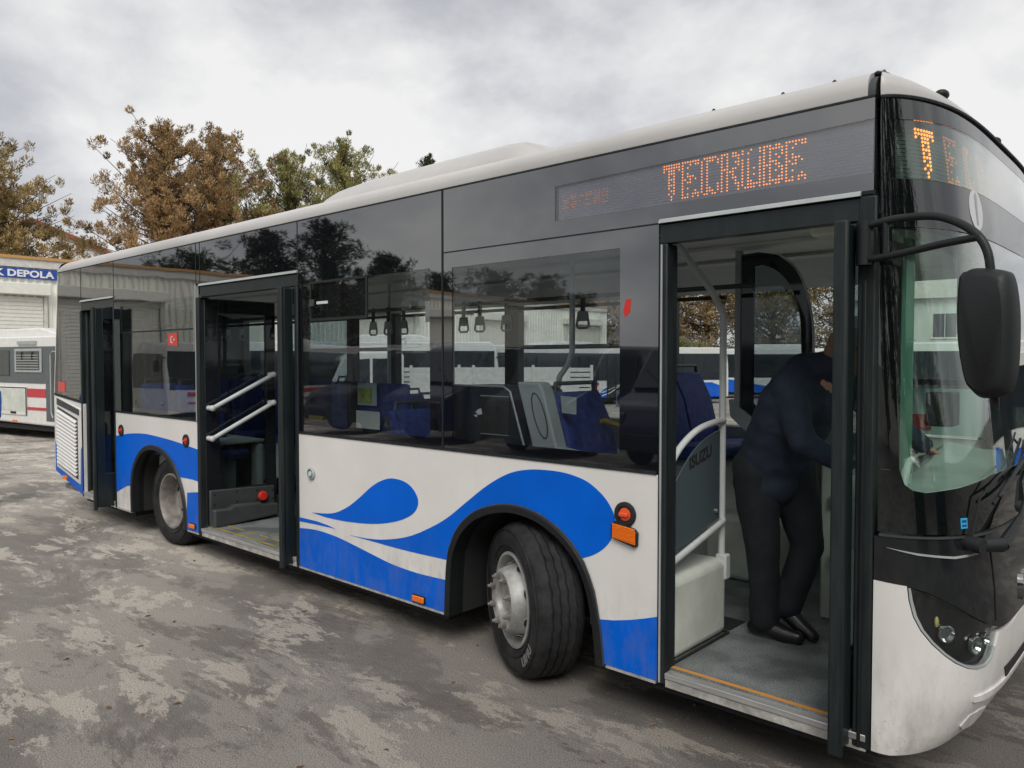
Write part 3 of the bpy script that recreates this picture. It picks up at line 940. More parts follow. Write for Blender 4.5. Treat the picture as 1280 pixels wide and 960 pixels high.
# ---- roof
def roof():
    prof = [(0.0, 2.819), (-.004, 2.85), (.006, 2.885), (.032, 2.912), (.075, 2.930), (.16, 2.945), (.4, 2.965), (.8, 2.985), (1.215, 2.992)]
    prof = prof + [(W - y, z) for y, z in prof[:-1][::-1]]
    n = len(prof)
    V = []; F = []
    xs = [-10.22, -10.16, -10.0] + [-9.5 + k * .5 for k in range(17)] + [-1.028]
    for i, x in enumerate(xs):
        k = {0: .06, 1: .02}.get(i, 0)
        for y, z in prof:
            V.append((x, y, z - k if z > 2.83 else z))
    for i in range(len(xs) - 1):
        F += [(i * n + j, i * n + j + 1, (i + 1) * n + j + 1, (i + 1) * n + j) for j in range(n - 1)]
    F.append(tuple(range(n))); F.append(tuple((len(xs) - 1) * n + j for j in range(n - 1, -1, -1)))
    m = MB(); m.add(V, F)
    build(m, 'roof', M_roofwhite, BUS, smooth=True)
    # front joint
    V = []; F = []
    for x in (-1.026, -1.0):
        for y, z in prof: V.append((x, y + (.004 if y < 1.2 else -.004), z - .016))
    F = [(j, j + 1, n + j + 1, n + j) for j in range(n - 1)] + [tuple(range(n)), tuple(range(2 * n - 1, n - 1, -1))]
    m = MB(); m.add(V, F)
    build(m, 'roof_joint', M_darkgrey, BUS, smooth=True)
    # roof pod with rounded ends
    V = []; F = []
    st = [(-5.62, .02), (-5.60, .09), (-5.50, .155), (-5.32, .195), (-5.0, .21), (-4.2, .215), (-3.5, .215), (-3.36, .205), (-3.25, .165), (-3.12, .10), (-3.0, .03), (-2.97, .0)]
    cs = [(-.02, 0), (.0, .45), (.05, .78), (.14, .95), (.3, 1.0), (.72, 1.02), (1.13, 1.0), (1.29, .95), (1.38, .78), (1.43, .45), (1.45, 0)]
    for x, h in st:
        for y, k in cs: V.append((x, .50 + y, 2.955 + h * 1.30 * k))
    n = len(cs)
    for i in range(len(st) - 1):
        F += [(i * n + j, i * n + j + 1, (i + 1) * n + j + 1, (i + 1) * n + j) for j in range(n - 1)]
    m = MB(); m.add(V, F)
    build(m, 'air_conditioning_pod', M_roofwhite, BUS, smooth=True)
    build(MB().box(-5.6, -2.98, .475, .485, 2.955, 2.985), 'pod_flange', M_alu, BUS)
    # small roof bolts and antenna bases
    for x in (-1.75, -1.42, -1.2):
        build(MB().lathe([(.009, 0), (.009, .012), (.004, .018)], (x, .12, 2.935), (0, 0, 1), 10), 'roof_bolt', M_trim, BUS)


roof()

# ---- rear end
def rear_x(z):
    return -10.19 - .195 * min(1, max(0, (2.81 - z) / 1.43)) if z < 2.81 else -10.19


def rear_shell():
    V = []; F = []
    zs = [.44, .6, .9, 1.385, 1.8, 2.2, 2.6, 2.81, 2.87, 2.91, 2.93]
    plan = []
    for k in range(9):
        t = k / 8 * math.pi / 2
        plan.append((-.17 * math.sin(t), .17 * (1 - math.cos(t))))
    plan.append((-.20, .6)); plan.append((-.21, 1.215))
    plan = plan + [(a, W - b) for a, b in plan[:-1][::-1]]
    n = len(plan)
    for z in zs:
        ins = {2.87: .012, 2.91: .05, 2.93: .12}.get(z, 0)
        for a, b in plan:
            V.append((rear_x(z) + a * (1 - ins * 2) + ins, b * (1 - ins * .3) + ins * .15 * W, z + (.04 * (1 - abs(b - 1.215) / 1.215) if z > 2.85 else 0)))
    for i in range(len(zs) - 1):
        F += [(i * n + j, i * n + j + 1, (i + 1) * n + j + 1, (i + 1) * n + j) for j in range(n - 1)]
    F.append(tuple((len(zs) - 1) * n + j for j in range(n)))
    m = MB(); m.add(V, F)
    build(m, 'rear_body', M_white, BUS, smooth=True)


rear_shell()
build(MB().box(-10.60, -10.56, .5, 1.9, 1.5, 2.5), 'rear_window', M_blackpaint, BUS)

# ---- far side wall with its window openings
FB = [(-10.15, -8.75), (-8.62, -6.92), (-6.80, -5.13), (-4.96, -3.36), (-3.26, -1.66), (-1.56, -1.06)]
build(MB().box(-10.39, -.985, W - .045, W, .235, 1.28), 'far_side_panel', M_white, BUS)
build(MB().box(-10.2, -.985, W - .045, W, 2.335, 2.81), 'far_header_panel', M_blackpaint, BUS)
prev = -10.25
for a, b in FB + [(-.985, 0)]:
    build(MB().box(prev, a, W - .09, W, 1.281, 2.334), 'window_pillar', M_darkgrey, BUS)
    prev = b
for k, (a, b) in enumerate(FB):
    build(MB().box(a, b, W - .012, W - .006, 1.281, 2.334), 'far_window', G_far, BUS)
    if k in (1, 3):
        build(MB().box(a, b - .0, W - .05, W - .013, 1.885, 1.925), 'window_bar', M_trim, BUS)

# ---- interior shell
def cut_floor(x0, x1, z0, z1, name, m, wy=.66):
    mb = MB()
    xs_ = [x0, -8.16, -6.90, -3.47, -2.262, x1]
    for i in range(5):
        well = i in (1, 3)
        mb.box(xs_[i], xs_[i + 1], wy if well else .04, W - wy if well else W - .046, z0, z1)
    build(mb, name, m, BUS, merge=False)


cut_floor(-10.2, -.92, .25, .30, 'interior_floor', M_floor)
cut_floor(-9.5, -1.1, .18, .245, 'underbody', M_chassis)
build(MB().box(-9.4, -3.6, .7, W - .7, .16, .18).box(-2.2, -1.3, .3, W - .3, .16, .18), 'underbody', M_chassis, BUS)
build(MB().box(-10.1, -1.2, .62, 1.80, 2.44, 2.46), 'ceiling', M_ceiling, BUS)
build(MB().hexa([(-10.1, W - .09, 2.30), (-1.0, W - .09, 2.30), (-1.0, W - .05, 2.32), (-10.1, W - .05, 2.32),
                 (-10.1, 1.80, 2.44), (-1.0, 1.80, 2.44), (-1.0, 1.80, 2.47), (-10.1, 1.80, 2.47)]), 'ceiling_cove', M_ceiling, BUS)
build(MB().hexa([(-10.1, .04, 2.34), (-1.0, .04, 2.34), (-1.0, .04, 2.37), (-10.1, .04, 2.37),
                 (-10.1, .62, 2.44), (-1.0, .62, 2.44), (-1.0, .62, 2.47), (-10.1, .62, 2.47)]), 'ceiling_cove', M_ceiling, BUS)
build(MB().box(-10.1, -1.2, .9, .94, 2.42, 2.438).box(-10.1, -1.2, 1.5, 1.54, 2.42, 2.438), 'ceiling_light_strip', M_cream, BUS)
for a, b in ((-8.53, -6.68), (-5.06, -1.965)):
    build(MB().box(a, b, .042, .07, 1.0, 1.245), 'inner_wall_trim', M_greyplastic, BUS)
build(MB().box(-10.1, -1.7, W - .10, W - .047, .30, 1.275), 'inner_wall_trim', M_greyplastic, BUS)
build(MB().box(-10.3, -10.2, .1, W - .1, .44, 2.7), 'rear_bulkhead', M_darkgrey, BUS)


# ---- seats
def seat(x, y, z, w=.43, face=1, back=.62):
    """x: hinge line of cushion and back, y: near edge, z: cushion height, face +1 looks forward"""
    e_ = part_empty('passenger_seat', BUS)
    def fx(d): return x + face * d
    P = [(fx(.02), z - .02), (fx(-.06), z + .3), (fx(-.13), z + back - .06), (fx(-.16), z + back), (fx(-.20), z + back), (fx(-.21), z + back - .06), (fx(-.13), z + .3), (fx(-.08), z - .08), (fx(.0), z - .09)]
    build(MB().prism(P, 'y', y, y + w), 'backrest', M_seat, e_, bevel=.02, seg=3)
    P = [(fx(-.05), z - .10), (fx(.40), z - .07), (fx(.43), z - .01), (fx(.40), z + .02), (fx(.0), z - .01), (fx(-.05), z)]
    build(MB().prism(P, 'y', y, y + w), 'cushion', M_seat, e_, bevel=.015, seg=3)
    sh = [(fx(-.225), z + back - .04), (fx(-.15), z + .3), (fx(-.10), z - .1), (fx(-.085), z - .1), (fx(-.13), z + .3), (fx(-.212), z + back - .04)]
    build(MB().prism(sh, 'y', y - .01, y + w + .01), 'seat_shell', M_darkgrey, e_)
    build(MB().tube([(fx(-.18), y + .04, z + back), (fx(-.18), y + .05, z + back + .05), (fx(-.18), y + w - .05, z + back + .05), (fx(-.18), y + w - .04, z + back)], .013, 8), 'seat_grip', M_darkgrey, e_, smooth=True)
    build(MB().box(min(fx(.05), fx(.3)), max(fx(.05), fx(.3)), y + .08, y + w - .08, .3, z - .1), 'pedestal', M_greyplastic, e_)
    return e_


for x in (-9.6, -8.8, -8.0, -7.2):
    seat(x, 1.50, .92); seat(x, 1.94, .92)
for x in (-8.0, -7.2):
    seat(x, .12, .92); 
for x in (-4.45, -5.3, -6.2):
    seat(x, 1.94, .80); seat(x, 1.50, .80)
seat(-3.98, .14, .82); seat(-3.98, .60, .82)
# front pair above the far wheel housing
seat(-2.86, 1.48, 1.19, back=.50, w=.44); seat(-2.86, 1.92, 1.19, back=.50, w=.43)
# pair above the near wheel housing, looking forward
seat(-2.62, .20, 1.10, back=.50, w=.46)

# wheel housings inside
def housing(x0, x1, y0, y1, z1):
    build(MB().box(x0, x1, y0, y1, .301, z1), 'wheel_housing', M_cream, BUS, bevel=.045, seg=4)


housing(-2.255, -1.935, .055, .67, .715)
housing(-3.55, -2.26, .645, .69, 1.02)
build(MB().box(-3.55, -2.26, .05, .69, 1.02, 1.05), 'housing_top', M_cream, BUS, bevel=.01)
housing(-3.55, -2.08, 1.62, W - .101, .74)
housing(-3.50, -2.30, 1.80, W - .101, 1.08)
housing(-8.3, -6.8, .645, .72, .98)
build(MB().box(-8.3, -6.8, .05, .72, .99, 1.02), 'housing_top', M_cream, BUS, bevel=.01)
housing(-8.3, -6.9, 1.70, W - .101, .80)
build(MB().box(-3.6, -1.94, .72, .90, .3005, .306), 'floor_seam', M_black, BUS)
build(MB().box(-3.5, -1.926, .665, .676, .301, .316).box(-1.932, -1.92, .09, .67, .301, .314), 'housing_seal', M_black, BUS, bevel=.003)

# equipment cabinet by the window, with hatch and silver trim
cb = build(MB().prism([(-3.60, 1.02), (-2.82, 1.02), (-2.86, 1.25), (-2.985, 1.60), (-3.03, 1.625), (-3.60, 1.625)], 'y', .075, .55), 'equipment_cabinet', M_cabinet, BUS, bevel=.006)
build(MB().tube([(-3.60, .072, 1.632), (-3.04, .072, 1.632), (-2.99, .072, 1.605), (-2.865, .072, 1.25)], .0065, 6), 'cabinet_trim', M_alu, cb, smooth=True)
build(MB().box(-3.22, -2.995, .066, .076, 1.35, 1.575), 'cabinet_hatch', M_black, cb, bevel=.003)
build(MB().box(-3.22, -2.995, .064, .0675, 1.572, 1.577).box(-3.22, -2.995, .064, .0675, 1.348, 1.353), 'hatch_edge', M_alu, cb)
build(MB().prism([(-3.26, 1.475), (-3.235, 1.46), (-3.205, 1.465), (-3.215, 1.50), (-3.24, 1.49)], 'y', .062, .072).prism([(-3.275, 1.455), (-3.25, 1.445), (-3.245, 1.463)], 'y', .062, .072), 'torn_paper', M_paper, cb)
# moulded grey seat side
g = build(MB().prism([(-2.965, 1.66), (-2.80, 1.66), (-2.77, 1.62), (-2.67, 1.30), (-2.55, 1.285), (-2.42, 1.25), (-2.46, 1.235), (-2.80, 1.235), (-2.84, 1.27)], 'y', .10, .20), 'seat_side_panel', M_greyplastic, BUS, bevel=.014, seg=3)
ring = []
for k in range(25):
    t = 2 * math.pi * k / 24
    cx, cz = -2.79, 1.475
    a, b = .042 * math.cos(t), .125 * math.sin(t)
    ring.append((cx + a + b * -.32 * 1.0, .098, cz + b))
build(MB().tube(ring, .0035, 6), 'panel_groove', M_darkgrey, g)
build(MB().prism([(-2.70, 1.49), (-2.60, 1.485), (-2.60, 1.58), (-2.71, 1.585)], 'y', .186, .19), 'seat_notice', M_greyplastic, BUS)

# ---- grab poles
def pole(pts, r=.016, m=M_rail, name='grab_pole'):
    return build(MB().tube(pts, r, 12), name, m, BUS, smooth=True)


pole([(-1.965, .655, .70), (-1.965, .655, 2.0), (-1.972, .655, 2.05), (-2.02, .64, 2.15), (-2.22, .58, 2.44)], .019)
build(MB().box(-1.99, -1.925, .63, .685, .60, .735), 'pole_bracket', M_rail, BUS, bevel=.008)
pole([(-1.945, .03, .80), (-1.945, .06, .785), (-1.945, .62, .915), (-1.955, .65, .92)], .017, name='lower_rail')
pole(catmull([(-1.945, .02, 1.12), (-1.945, .06, 1.24), (-1.945, .16, 1.345), (-1.945, .33, 1.425), (-1.945, .50, 1.455), (-1.955, .65, 1.46)], 4), .017, name='curved_rail')
scr = catmull([(.03, 1.05), (.12, 1.165), (.25, 1.28), (.40, 1.365), (.55, 1.405), (.60, 1.41)], 4)
sp = build(MB().prism([(.03, .82), (.60, .94)] + scr[::-1], 'x', -1.957, -1.950), 'smoked_screen', mat('smoked_acrylic', (.075, .10, .11), .25, spec=.6), BUS, bevel=.002)
for yy, zz in ((.10, .90), (.10, 1.09), (.555, .985)):
    build(MB().lathe([(.012, 0), (.012, .008), (.006, .014)], (-1.950, yy, zz), (1, 0, 0), 10), 'screen_bolt', M_nut, sp)
me = text_mesh('ISUZU', .085, .0008, .002, 1.0)
me.transform(Matrix(((0, 0, 1, -1.948), (1, 0, 0, .27), (.22, 1, 0, 1.235), (0, 0, 0, 1))))
me.transform(Matrix.Translation((-OFF[0], -OFF[1], 0)))
link(me, 'screen_lettering', M_black, sp)
pole([(-2.70, .82, 2.43), (-2.70, .82, 1.1)], .014)
pole([(-2.95, .60, 2.43), (-2.95, .60, 1.84), (-2.98, .60, 1.76), (-3.05, .60, 1.68), (-3.07, .60, 1.58)], .018)
pole([(-5.14, .92, 2.43), (-5.14, .92, .3)], .016)
pole([(-5.50, .80, 2.43), (-5.50, .80, .3)], .02, M_darkgrey)
pole([(-4.05, .62, 2.43), (-4.05, .62, 1.4)], .016)
for z_ in (2.20,):
    pole([(-10, .88, z_), (-1.9, .88, z_)], .014, M_darkgrey, 'ceiling_rail')
    pole([(-10, 1.55, z_), (-2.4, 1.55, z_)], .014, M_darkgrey, 'ceiling_rail')


def strap(x, y=.88, z=2.2):
    e_ = part_empty('hanging_strap', BUS)
    build(MB().box(x - .016, x + .016, y - .006, y + .006, z - .10, z + .02), 'strap_band', M_black, e_)
    m = MB().tube([(x - .035, y, z - .10), (x - .05, y, z - .19), (x - .035, y, z - .205), (x + .035, y, z - .205), (x + .05, y, z - .19), (x + .035, y, z - .10), (x - .035, y, z - .10)], .008, 6)
    m.box(x - .035, x + .035, y - .004, y + .004, z - .16, z - .10)
    build(m, 'strap_handle', M_greyplastic, e_)


for x in (-4.20, -4.03, -3.76, -3.08, -4.9, -5.1, -7.5, -7.8):
    strap(x)
strap(-5.30); strap(-6.3)

# notices, panels and small things inside
build(MB().box(-5.19, -4.90, .60, .604, 1.42, 1.60), 'notice_sheet', M_paperblue, BUS)
build(MB().box(-5.13, -4.96, .597, .5995, 1.44, 1.56), 'notice_print', M_paperyellow, BUS)
build(MB().box(-5.10, -4.80, .55, .553, 1.24, 1.38), 'white_sheet', M_paper, BUS)
build(MB().box(-5.55, -4.55, .62, .66, .75, 1.60), 'wheelchair_backboard', M_seat, BUS, bevel=.03)
build(MB().tube([(-5.95, .60, 1.28), (-5.62, .60, 1.28)], .024, 8), 'arm_grip', M_yellow, BUS, smooth=True)
build(MB().tube([(-4.80, .62, 1.28), (-4.62, .62, 1.28)], .022, 8), 'arm_grip', M_yellow, BUS, smooth=True)
build(MB().tube([(-2.75, .55, 1.40), (-2.66, .55, 1.425), (-2.55, .55, 1.40)], .018, 8), 'arm_grip', M_yellow, BUS, smooth=True)
q = build(MB().box(-2.69, -2.50, .70, .705, 1.50, 1.60), 'seat_sign', M_whitesticker, BUS)
for k in (0, 1):
    build(MB().lathe([(.038, 0), (.038, .002)], (-2.645 + k * .095, .70, 1.55), (0, -1, 0), 20), 'sign_disc', M_navysticker, q)
    build(MB().box(-2.653 + k * .095, -2.637 + k * .095, .6955, .698, 1.53, 1.57), 'sign_figure', M_whitesticker, q)
# stickers on the glass
build(MB().box(-2.185, -2.09, .0045, .006, 1.98, 2.10), 'window_sticker', M_whitesticker, BUS)
build(MB().prism([(-2.155, 1.995), (-2.125, 2.02), (-2.12, 2.085), (-2.15, 2.085), (-2.165, 2.03)], 'y', .0030, .0044) if False else MB().prism([(-2.155, 1.995), (-2.125, 2.02), (-2.12, 2.085), (-2.15, 2.085), (-2.165, 2.03)], 'y', -.0034, -.0021), 'sticker_figure', M_red, BUS)
build(MB().box(-3.64, -3.545, .0045, .006, 2.02, 2.15), 'window_sticker', M_greyplastic, BUS)
fl = build(MB().box(-7.25, -7.06, -.0034, -.0021, 1.915, 2.03), 'flag_sticker', M_red, BUS)
cres = [(-7.17 + .034 * math.cos(t), 1.972 + .034 * math.sin(t)) for t in np.linspace(.6, 2 * math.pi - .6, 14)]
cres += [(-7.162 + .027 * math.cos(t), 1.972 + .027 * math.sin(t)) for t in np.linspace(2 * math.pi - .75, .75, 12)]
build(MB().prism(cres, 'y', -.0042, -.0034), 'flag_crescent', M_whitesticker, fl)
star = [(-7.125 + (.016 if k % 2 == 0 else .007) * math.cos(math.pi * k / 5 + math.pi), 1.972 + (.016 if k % 2 == 0 else .007) * math.sin(math.pi * k / 5 + math.pi)) for k in range(10)]
build(MB().prism(star, 'y', -.0042, -.0034), 'flag_star', M_whitesticker, fl)
build(MB().box(-10.26, -10.02, -.0034, -.0021, 1.40, 1.52), 'rear_sticker', M_red, BUS)

# ---- side destination display: grey matrix panel with orange dots
LEDY = .012
pan = build(MB().prism([(-2.585, 2.523), (-1.012, 2.520), (-1.010, 2.722), (-2.585, 2.692)], 'y', .0135, .021), 'destination_display', M_ledpanel, BUS)
for k in range(13):
    z = 2.535 + k * .0135
    build(MB().box(-2.58, -1.016, .0128, .0134, z, z + .0022), 'display_rib', M_frit, pan) if z < 2.69 else None

GLY = {
    'T': ["#######", "#######", "# ### #", "  ###  ", "  # #  ", "  ###  ", "  # #  ", "  ###  ", "  # #  ", "   ##  ", "  # #  ", "   #   ", "   #   "],
    'E': ["#######", "#  # ##", "# #    ", "#      ", "# #    ", "# ###  ", "## # # ", "# ##   ", "#      ", "# #    ", "#    # ", "# # ###", "### # #"],
    'C': [" ##### ", "# ### #", "# #   #", "# #    ", "# #    ", "# #    ", "# #    ", "# #    ", "# #    ", "# #   #", "# ##  #", "# ### #", " ## ## "],
    'R': ["### ## ", "# # ###", "# #   #", "# #  ##", "# #   #", "### ## ", "# ###  ", "# # #  ", "# # ## ", "# #  # ", "# #  ##", "# #   #", "# #   #"],
    'U': ["#  #  #", "# #   #", "       ", "# #   #", "# #   #", "# #   #", "# # # #", "# #   #", "# # # #", "# #   #", "# ##  #", "# #####", " #### #"],
    'B': ["### ## ", "# #####", "# #   #", "# # # #", "# #  # ", "# ###  ", "### ## ", "# #  ##", "# # # #", "# #   #", "# #  ##", "# #####", "### ## "],
}


def glyph(ch, x0, zb, px, pz, m=M_led, y=.0125, parent=None, xdir=None):
    mb = MB()
    rows = GLY[ch]
    h = len(rows)
    for r, row in enumerate(rows):
        for c, s_ in enumerate(row):
            if s_ != '#': continue
            if xdir is None:
                cx, cz = x0 + c * px, zb + (h - 1 - r) * pz
                q = .0038
                mb.lathe([(q, -.001), (q * .8, .001)], (cx, y, cz), (0, -1, 0), 6)
            else:
                cy, cz = x0 + c * px, zb + (h - 1 - r) * pz
                q = .0075
                mb.lathe([(q, -.001), (q * .8, .001)], (xdir, cy, cz), (1, 0, 0), 6)
    return build(mb, 'display_letter', m, parent or pan, merge=False)


for k, ch in enumerate('TECRUBE'):
    glyph(ch, -1.948 + k * .0985, 2.538 + k * .0006, .0133, .0134)
# small dim characters at the left of the panel
rnd = random.Random(4)
for k in range(6):
    mb = MB()
    for r in range(6):
        for c in range(4):
            if rnd.random() < (.62 if k != 2 else .25):
                mb.lathe([(.0036, -.001), (.003, .001)], (-2.555 + k * .05 + c * .0105, .0125, 2.583 + r * .0135 * (1.15 if k == 5 else .9)), (0, -1, 0), 6)
    build(mb, 'display_digit', M_leddim, pan, merge=False)

# ---- front end
ZBT = [(.20, .20), (.30, .29), (.40, .335), (.44, .36), (.60, .378), (.9, .375), (1.09, .36), (1.3, .35), (2.0, .285), (2.6, .225), (2.81, .195), (2.93, .16), (3.0, .1)]


def Bz(z): return float(np.interp(z, [a for a, b in ZBT], [b for a, b in ZBT]))


def front(s, z, off=0.0):
    q = s if s <= 1 else 2 - s
    q = max(0.0, q)
    y = 1.215 * (1 - math.cos(q * math.pi / 2))
    t = 1 - y / 1.215
    w = min(1, max(0, (z - .9) / 1.9)); n = 6 - 2 * w; mm = .5 + .2 * w
    x = -.98 + Bz(z) * (1 - t ** n) ** mm
    if s > 1: y = W - y
    if off:
        d = .004
        a = front(max(0, s - d), z); b = front(min(2, s + d), z)
        tx, ty = b[0] - a[0], b[1] - a[1]
        L = math.hypot(tx, ty) or 1
        c = front(s, z + .01)
        nx, ny = ty / L, -tx / L
        return (x + nx * off, y + ny * off, z)
    return (x, y, z)


def front_patch(poly, name, m, parent=BUS, off=0.0, thick=.02, ds=.04, dz=.06, smooth=True):
    bm = bmesh.new()
    vs = [bm.verts.new((p[0], p[1], 0)) for p in poly]
    bm.faces.new(vs)
    s0 = min(p[0] for p in poly); s1 = max(p[0] for p in poly)
    z0 = min(p[1] for p in poly); z1 = max(p[1] for p in poly)
    k = s0 + ds
    while k < s1:
        bmesh.ops.bisect_plane(bm, geom=bm.verts[:] + bm.edges[:] + bm.faces[:], plane_co=(k, 0, 0), plane_no=(1, 0, 0)); k += ds
    k = z0 + dz
    while k < z1:
        bmesh.ops.bisect_plane(bm, geom=bm.verts[:] + bm.edges[:] + bm.faces[:], plane_co=(0, k, 0), plane_no=(0, 1, 0)); k += dz
    bmesh.ops.triangulate(bm, faces=[f for f in bm.faces if len(f.verts) > 4])
    bm.verts.index_update()
    sz = [(v.co.x, v.co.y) for v in bm.verts]
    F = [[v.index for v in f.verts] for f in bm.faces]
    be = [(e_.verts[0].index, e_.verts[1].index) for e_ in bm.edges if len(e_.link_faces) == 1]
    bm.free()
    n = len(sz)
    V = [front(s, z, off) for s, z in sz] + [front(s, z, off - thick) for s, z in sz]
    FF = [tuple(f) for f in F] + [tuple(i + n for i in f[::-1]) for f in F] + [(a, b, b + n, a + n) for a, b in be]
    mb = MB(); mb.add(V, FF)
    return build(mb, name, m, parent, smooth=smooth)


def arc_s(a, b, n):   # helper: evenly spaced
    return [a + (b - a) * i / n for i in range(n + 1)]


HL = [(.130, .905), (.135, .86), (.15, .80), (.175, .75), (.21, .705), (.255, .662), (.30, .63), (.35, .605), (.40, .592), (.445, .592),
      (.475, .61), (.50, .65), (.52, .700), (.50, .722), (.44, .752), (.38, .785), (.32, .822), (.25, .862), (.19, .890)]
blk_edge = [(.0, .921), (.07, .917), (.13, .908), (.19, .893), (.25, .864), (.32, .825), (.38, .788), (.44, .755), (.50, .725), (.56, .705), (.63, .70), (.70, .70)]
# white bumper skin: from the lower edge up to the dark band, with the headlamp cut out along its outline
low = [(0, .235)] + [(s, .225 + .02 * math.sin(s * 3)) for s in arc_s(.1, 1.0, 9)]
near_bumper = low + [(1.0, .70), (.72, .70), (.66, .685), (.60, .685), (.545, .69)] + [(.53, .69), (.50, .635), (.475, .597), (.445, .578), (.40, .577), (.35, .590), (.295, .617), (.25, .650), (.203, .694), (.165, .742), (.138, .795), (.122, .86), (.117, .912), (0, .919)]
front_patch(near_bumper, 'front_bumper', M_white, thick=.03, ds=.03, dz=.05)
far_b = [(2 - s, z) for s, z in near_bumper][::-1]
front_patch(far_b, 'front_bumper', M_white, thick=.03)
# dark band under the windscreen
band = [(0, .924)] + blk_edge[1:-1] + [(.72, .703), (1.28, .703)] + [(2 - s, z) for s, z in blk_edge[1:-1]][::-1] + [(2, .924), (2, 1.095), (0, 1.095)]
front_patch(band, 'front_panel', M_blackpaint, off=-.002, thick=.02)
front_patch([(0.02, 1.098), (1.98, 1.098), (1.98, 1.106), (0.02, 1.106)], 'windscreen_seal', M_darkgrey, off=.003, thick=.012, ds=.03)
# highlight on the crease below the seal, painted as a pale strip
front_patch([(.05, 1.055), (.16, 1.035), (.30, 1.022), (.42, 1.03), (.60, 1.045), (.60, 1.050), (.42, 1.037), (.30, 1.030), (.16, 1.042)], 'panel_crease', M_greyplastic, off=.003, thick=.01, ds=.02)
front_patch([(.484, 1.03), (.488, 1.03), (.512, .745), (.508, .745)], 'panel_gap', M_black, off=.001, thick=.004, ds=.01)
# headlamp: dark housing, lens, reflectors
hl = front_patch(HL, 'headlight', M_blackpaint, off=-.028, thick=.03, ds=.03, dz=.04)
front_patch([(.122, .905), (.130, .905), (.137, .86), (.152, .80), (.177, .748), (.212, .703), (.257, .660), (.302, .627), (.35, .602), (.40, .589), (.445, .589), (.48, .612), (.50, .645), (.503, .641), (.478, .602), (.445, .581), (.40, .580), (.35, .593), (.298, .620), (.252, .653), (.206, .697), (.168, .745), (.141, .798), (.126, .86)],
            'headlight_rim', M_greyplastic, hl, off=.001, thick=.02, ds=.02)


def hpt(s, z, off): return Vector(front(s, z, off))


for (s, z, r, kind) in ((.268, .728, .034, 'w'), (.405, .668, .036, 'w'), (.465, .680, .026, 'n')):
    c = hpt(s, z, -.024)
    nrm = (Vector(front(s, z, .05)) - Vector(front(s, z, 0))).normalized()
    build(MB().lathe([(r, 0), (r, .012), (r * .88, .014), (r * .7, .004), (r * .3, -.012), (0, -.014)], c, nrm, 28), 'reflector_bowl', M_lamp, hl, smooth=True)
front_patch([(p[0] * .985 + .3 * .015, p[1] * .985 + .73 * .015) for p in HL], 'lens_cover', G_lamp, hl, off=-.004, thick=.004, ds=.03, dz=.04)
bl = hpt(.235, .772, -.026)
build(MB().ellipsoid(bl, (.008, .014, .022)), 'indicator_bulb', M_bulb, hl, smooth=True)
# chrome lettering on the front, seen nearly edge on
me = text_mesh('ISUZU', .15, .012, .004, 1.05)
me.transform(Matrix(((0, 0, 1, -.595), (1.6, 0, 0, .80), (0, 1, 0, .735), (0, 0, 0, 1))))
me.transform(Matrix.Translation((-OFF[0], -OFF[1], 0)))
link(me, 'front_lettering', M_chrome, BUS)
# towing recess, number plate area and lower intake
front_patch([(.40, .335), (.43, .31), (.50, .30), (.56, .315), (.57, .355), (.50, .375), (.43, .375)], 'tow_cover', M_white, off=.005, thick=.03, ds=.02, dz=.02)
front_patch([(.40, .445), (.60, .425), (1.40, .425), (1.60, .445), (1.60, .475), (1.40, .465), (.60, .465), (.40, .468)], 'bumper_lip', M_white, off=.007, thick=.03, ds=.03, dz=.02)
front_patch([(.66, .42), (1.34, .42), (1.40, .52), (.60, .52)], 'front_intake', M_black, off=.004, thick=.01)
front_patch([(.84, .56), (1.16, .56), (1.16, .65), (.84, .65)], 'number_plate', M_whitesticker, off=.012, thick=.01)

# windscreen: clear area and display window, with a printed black border around both
CL = [(.108, 2.298), (.108, 1.36), (.125, 1.305), (.155, 1.283), (.20, 1.275), (.34, 1.292), (.53, 1.325), (1.0, 1.33), (1.47, 1.325), (1.66, 1.292), (1.80, 1.275), (1.845, 1.283), (1.875, 1.305), (1.892, 1.36), (1.892, 2.298)]
front_patch(CL, 'windscreen', G_screen, off=0, thick=.006, ds=.025, dz=.08)
front_patch([(.14, 2.49), (1.86, 2.49), (1.86, 2.735), (.5, 2.728), (.14, 2.715)], 'display_glass', G_screen, off=0, thick=.006, ds=.025, dz=.08)
front_patch([(0.015, 1.115), (1.985, 1.115), (1.985, 1.359)] + CL[1:-1][::-1] + [(.015, 1.359)], 'screen_border', M_sfrit, off=0, thick=.006, ds=.025)
front_patch([(0.015, 1.361), (.107, 1.361), (.107, 2.30), (0.015, 2.30)], 'screen_border', M_sfrit, off=0, thick=.006, ds=.023)
front_patch([(1.893, 1.361), (1.985, 1.361), (1.985, 2.30), (1.893, 2.30)], 'screen_border', M_sfrit, off=0, thick=.006, ds=.023)
front_patch([(0.012, 2.302), (.068, 2.302), (.082, 2.80), (0.012, 2.80)], 'corner_strip', M_frit, off=.0015, thick=.004, ds=.02)
front_patch([(0.015, 2.302), (1.985, 2.302), (1.985, 2.488), (0.015, 2.488)], 'screen_border', M_sfrit, off=0, thick=.006, ds=.025)
front_patch([(0.015, 2.49), (.139, 2.49), (.139, 2.716), (0.015, 2.716)], 'screen_border', M_sfrit, off=0, thick=.006, ds=.025)
front_patch([(1.861, 2.49), (1.985, 2.49), (1.985, 2.73), (1.861, 2.73)], 'screen_border', M_sfrit, off=0, thick=.006, ds=.025)
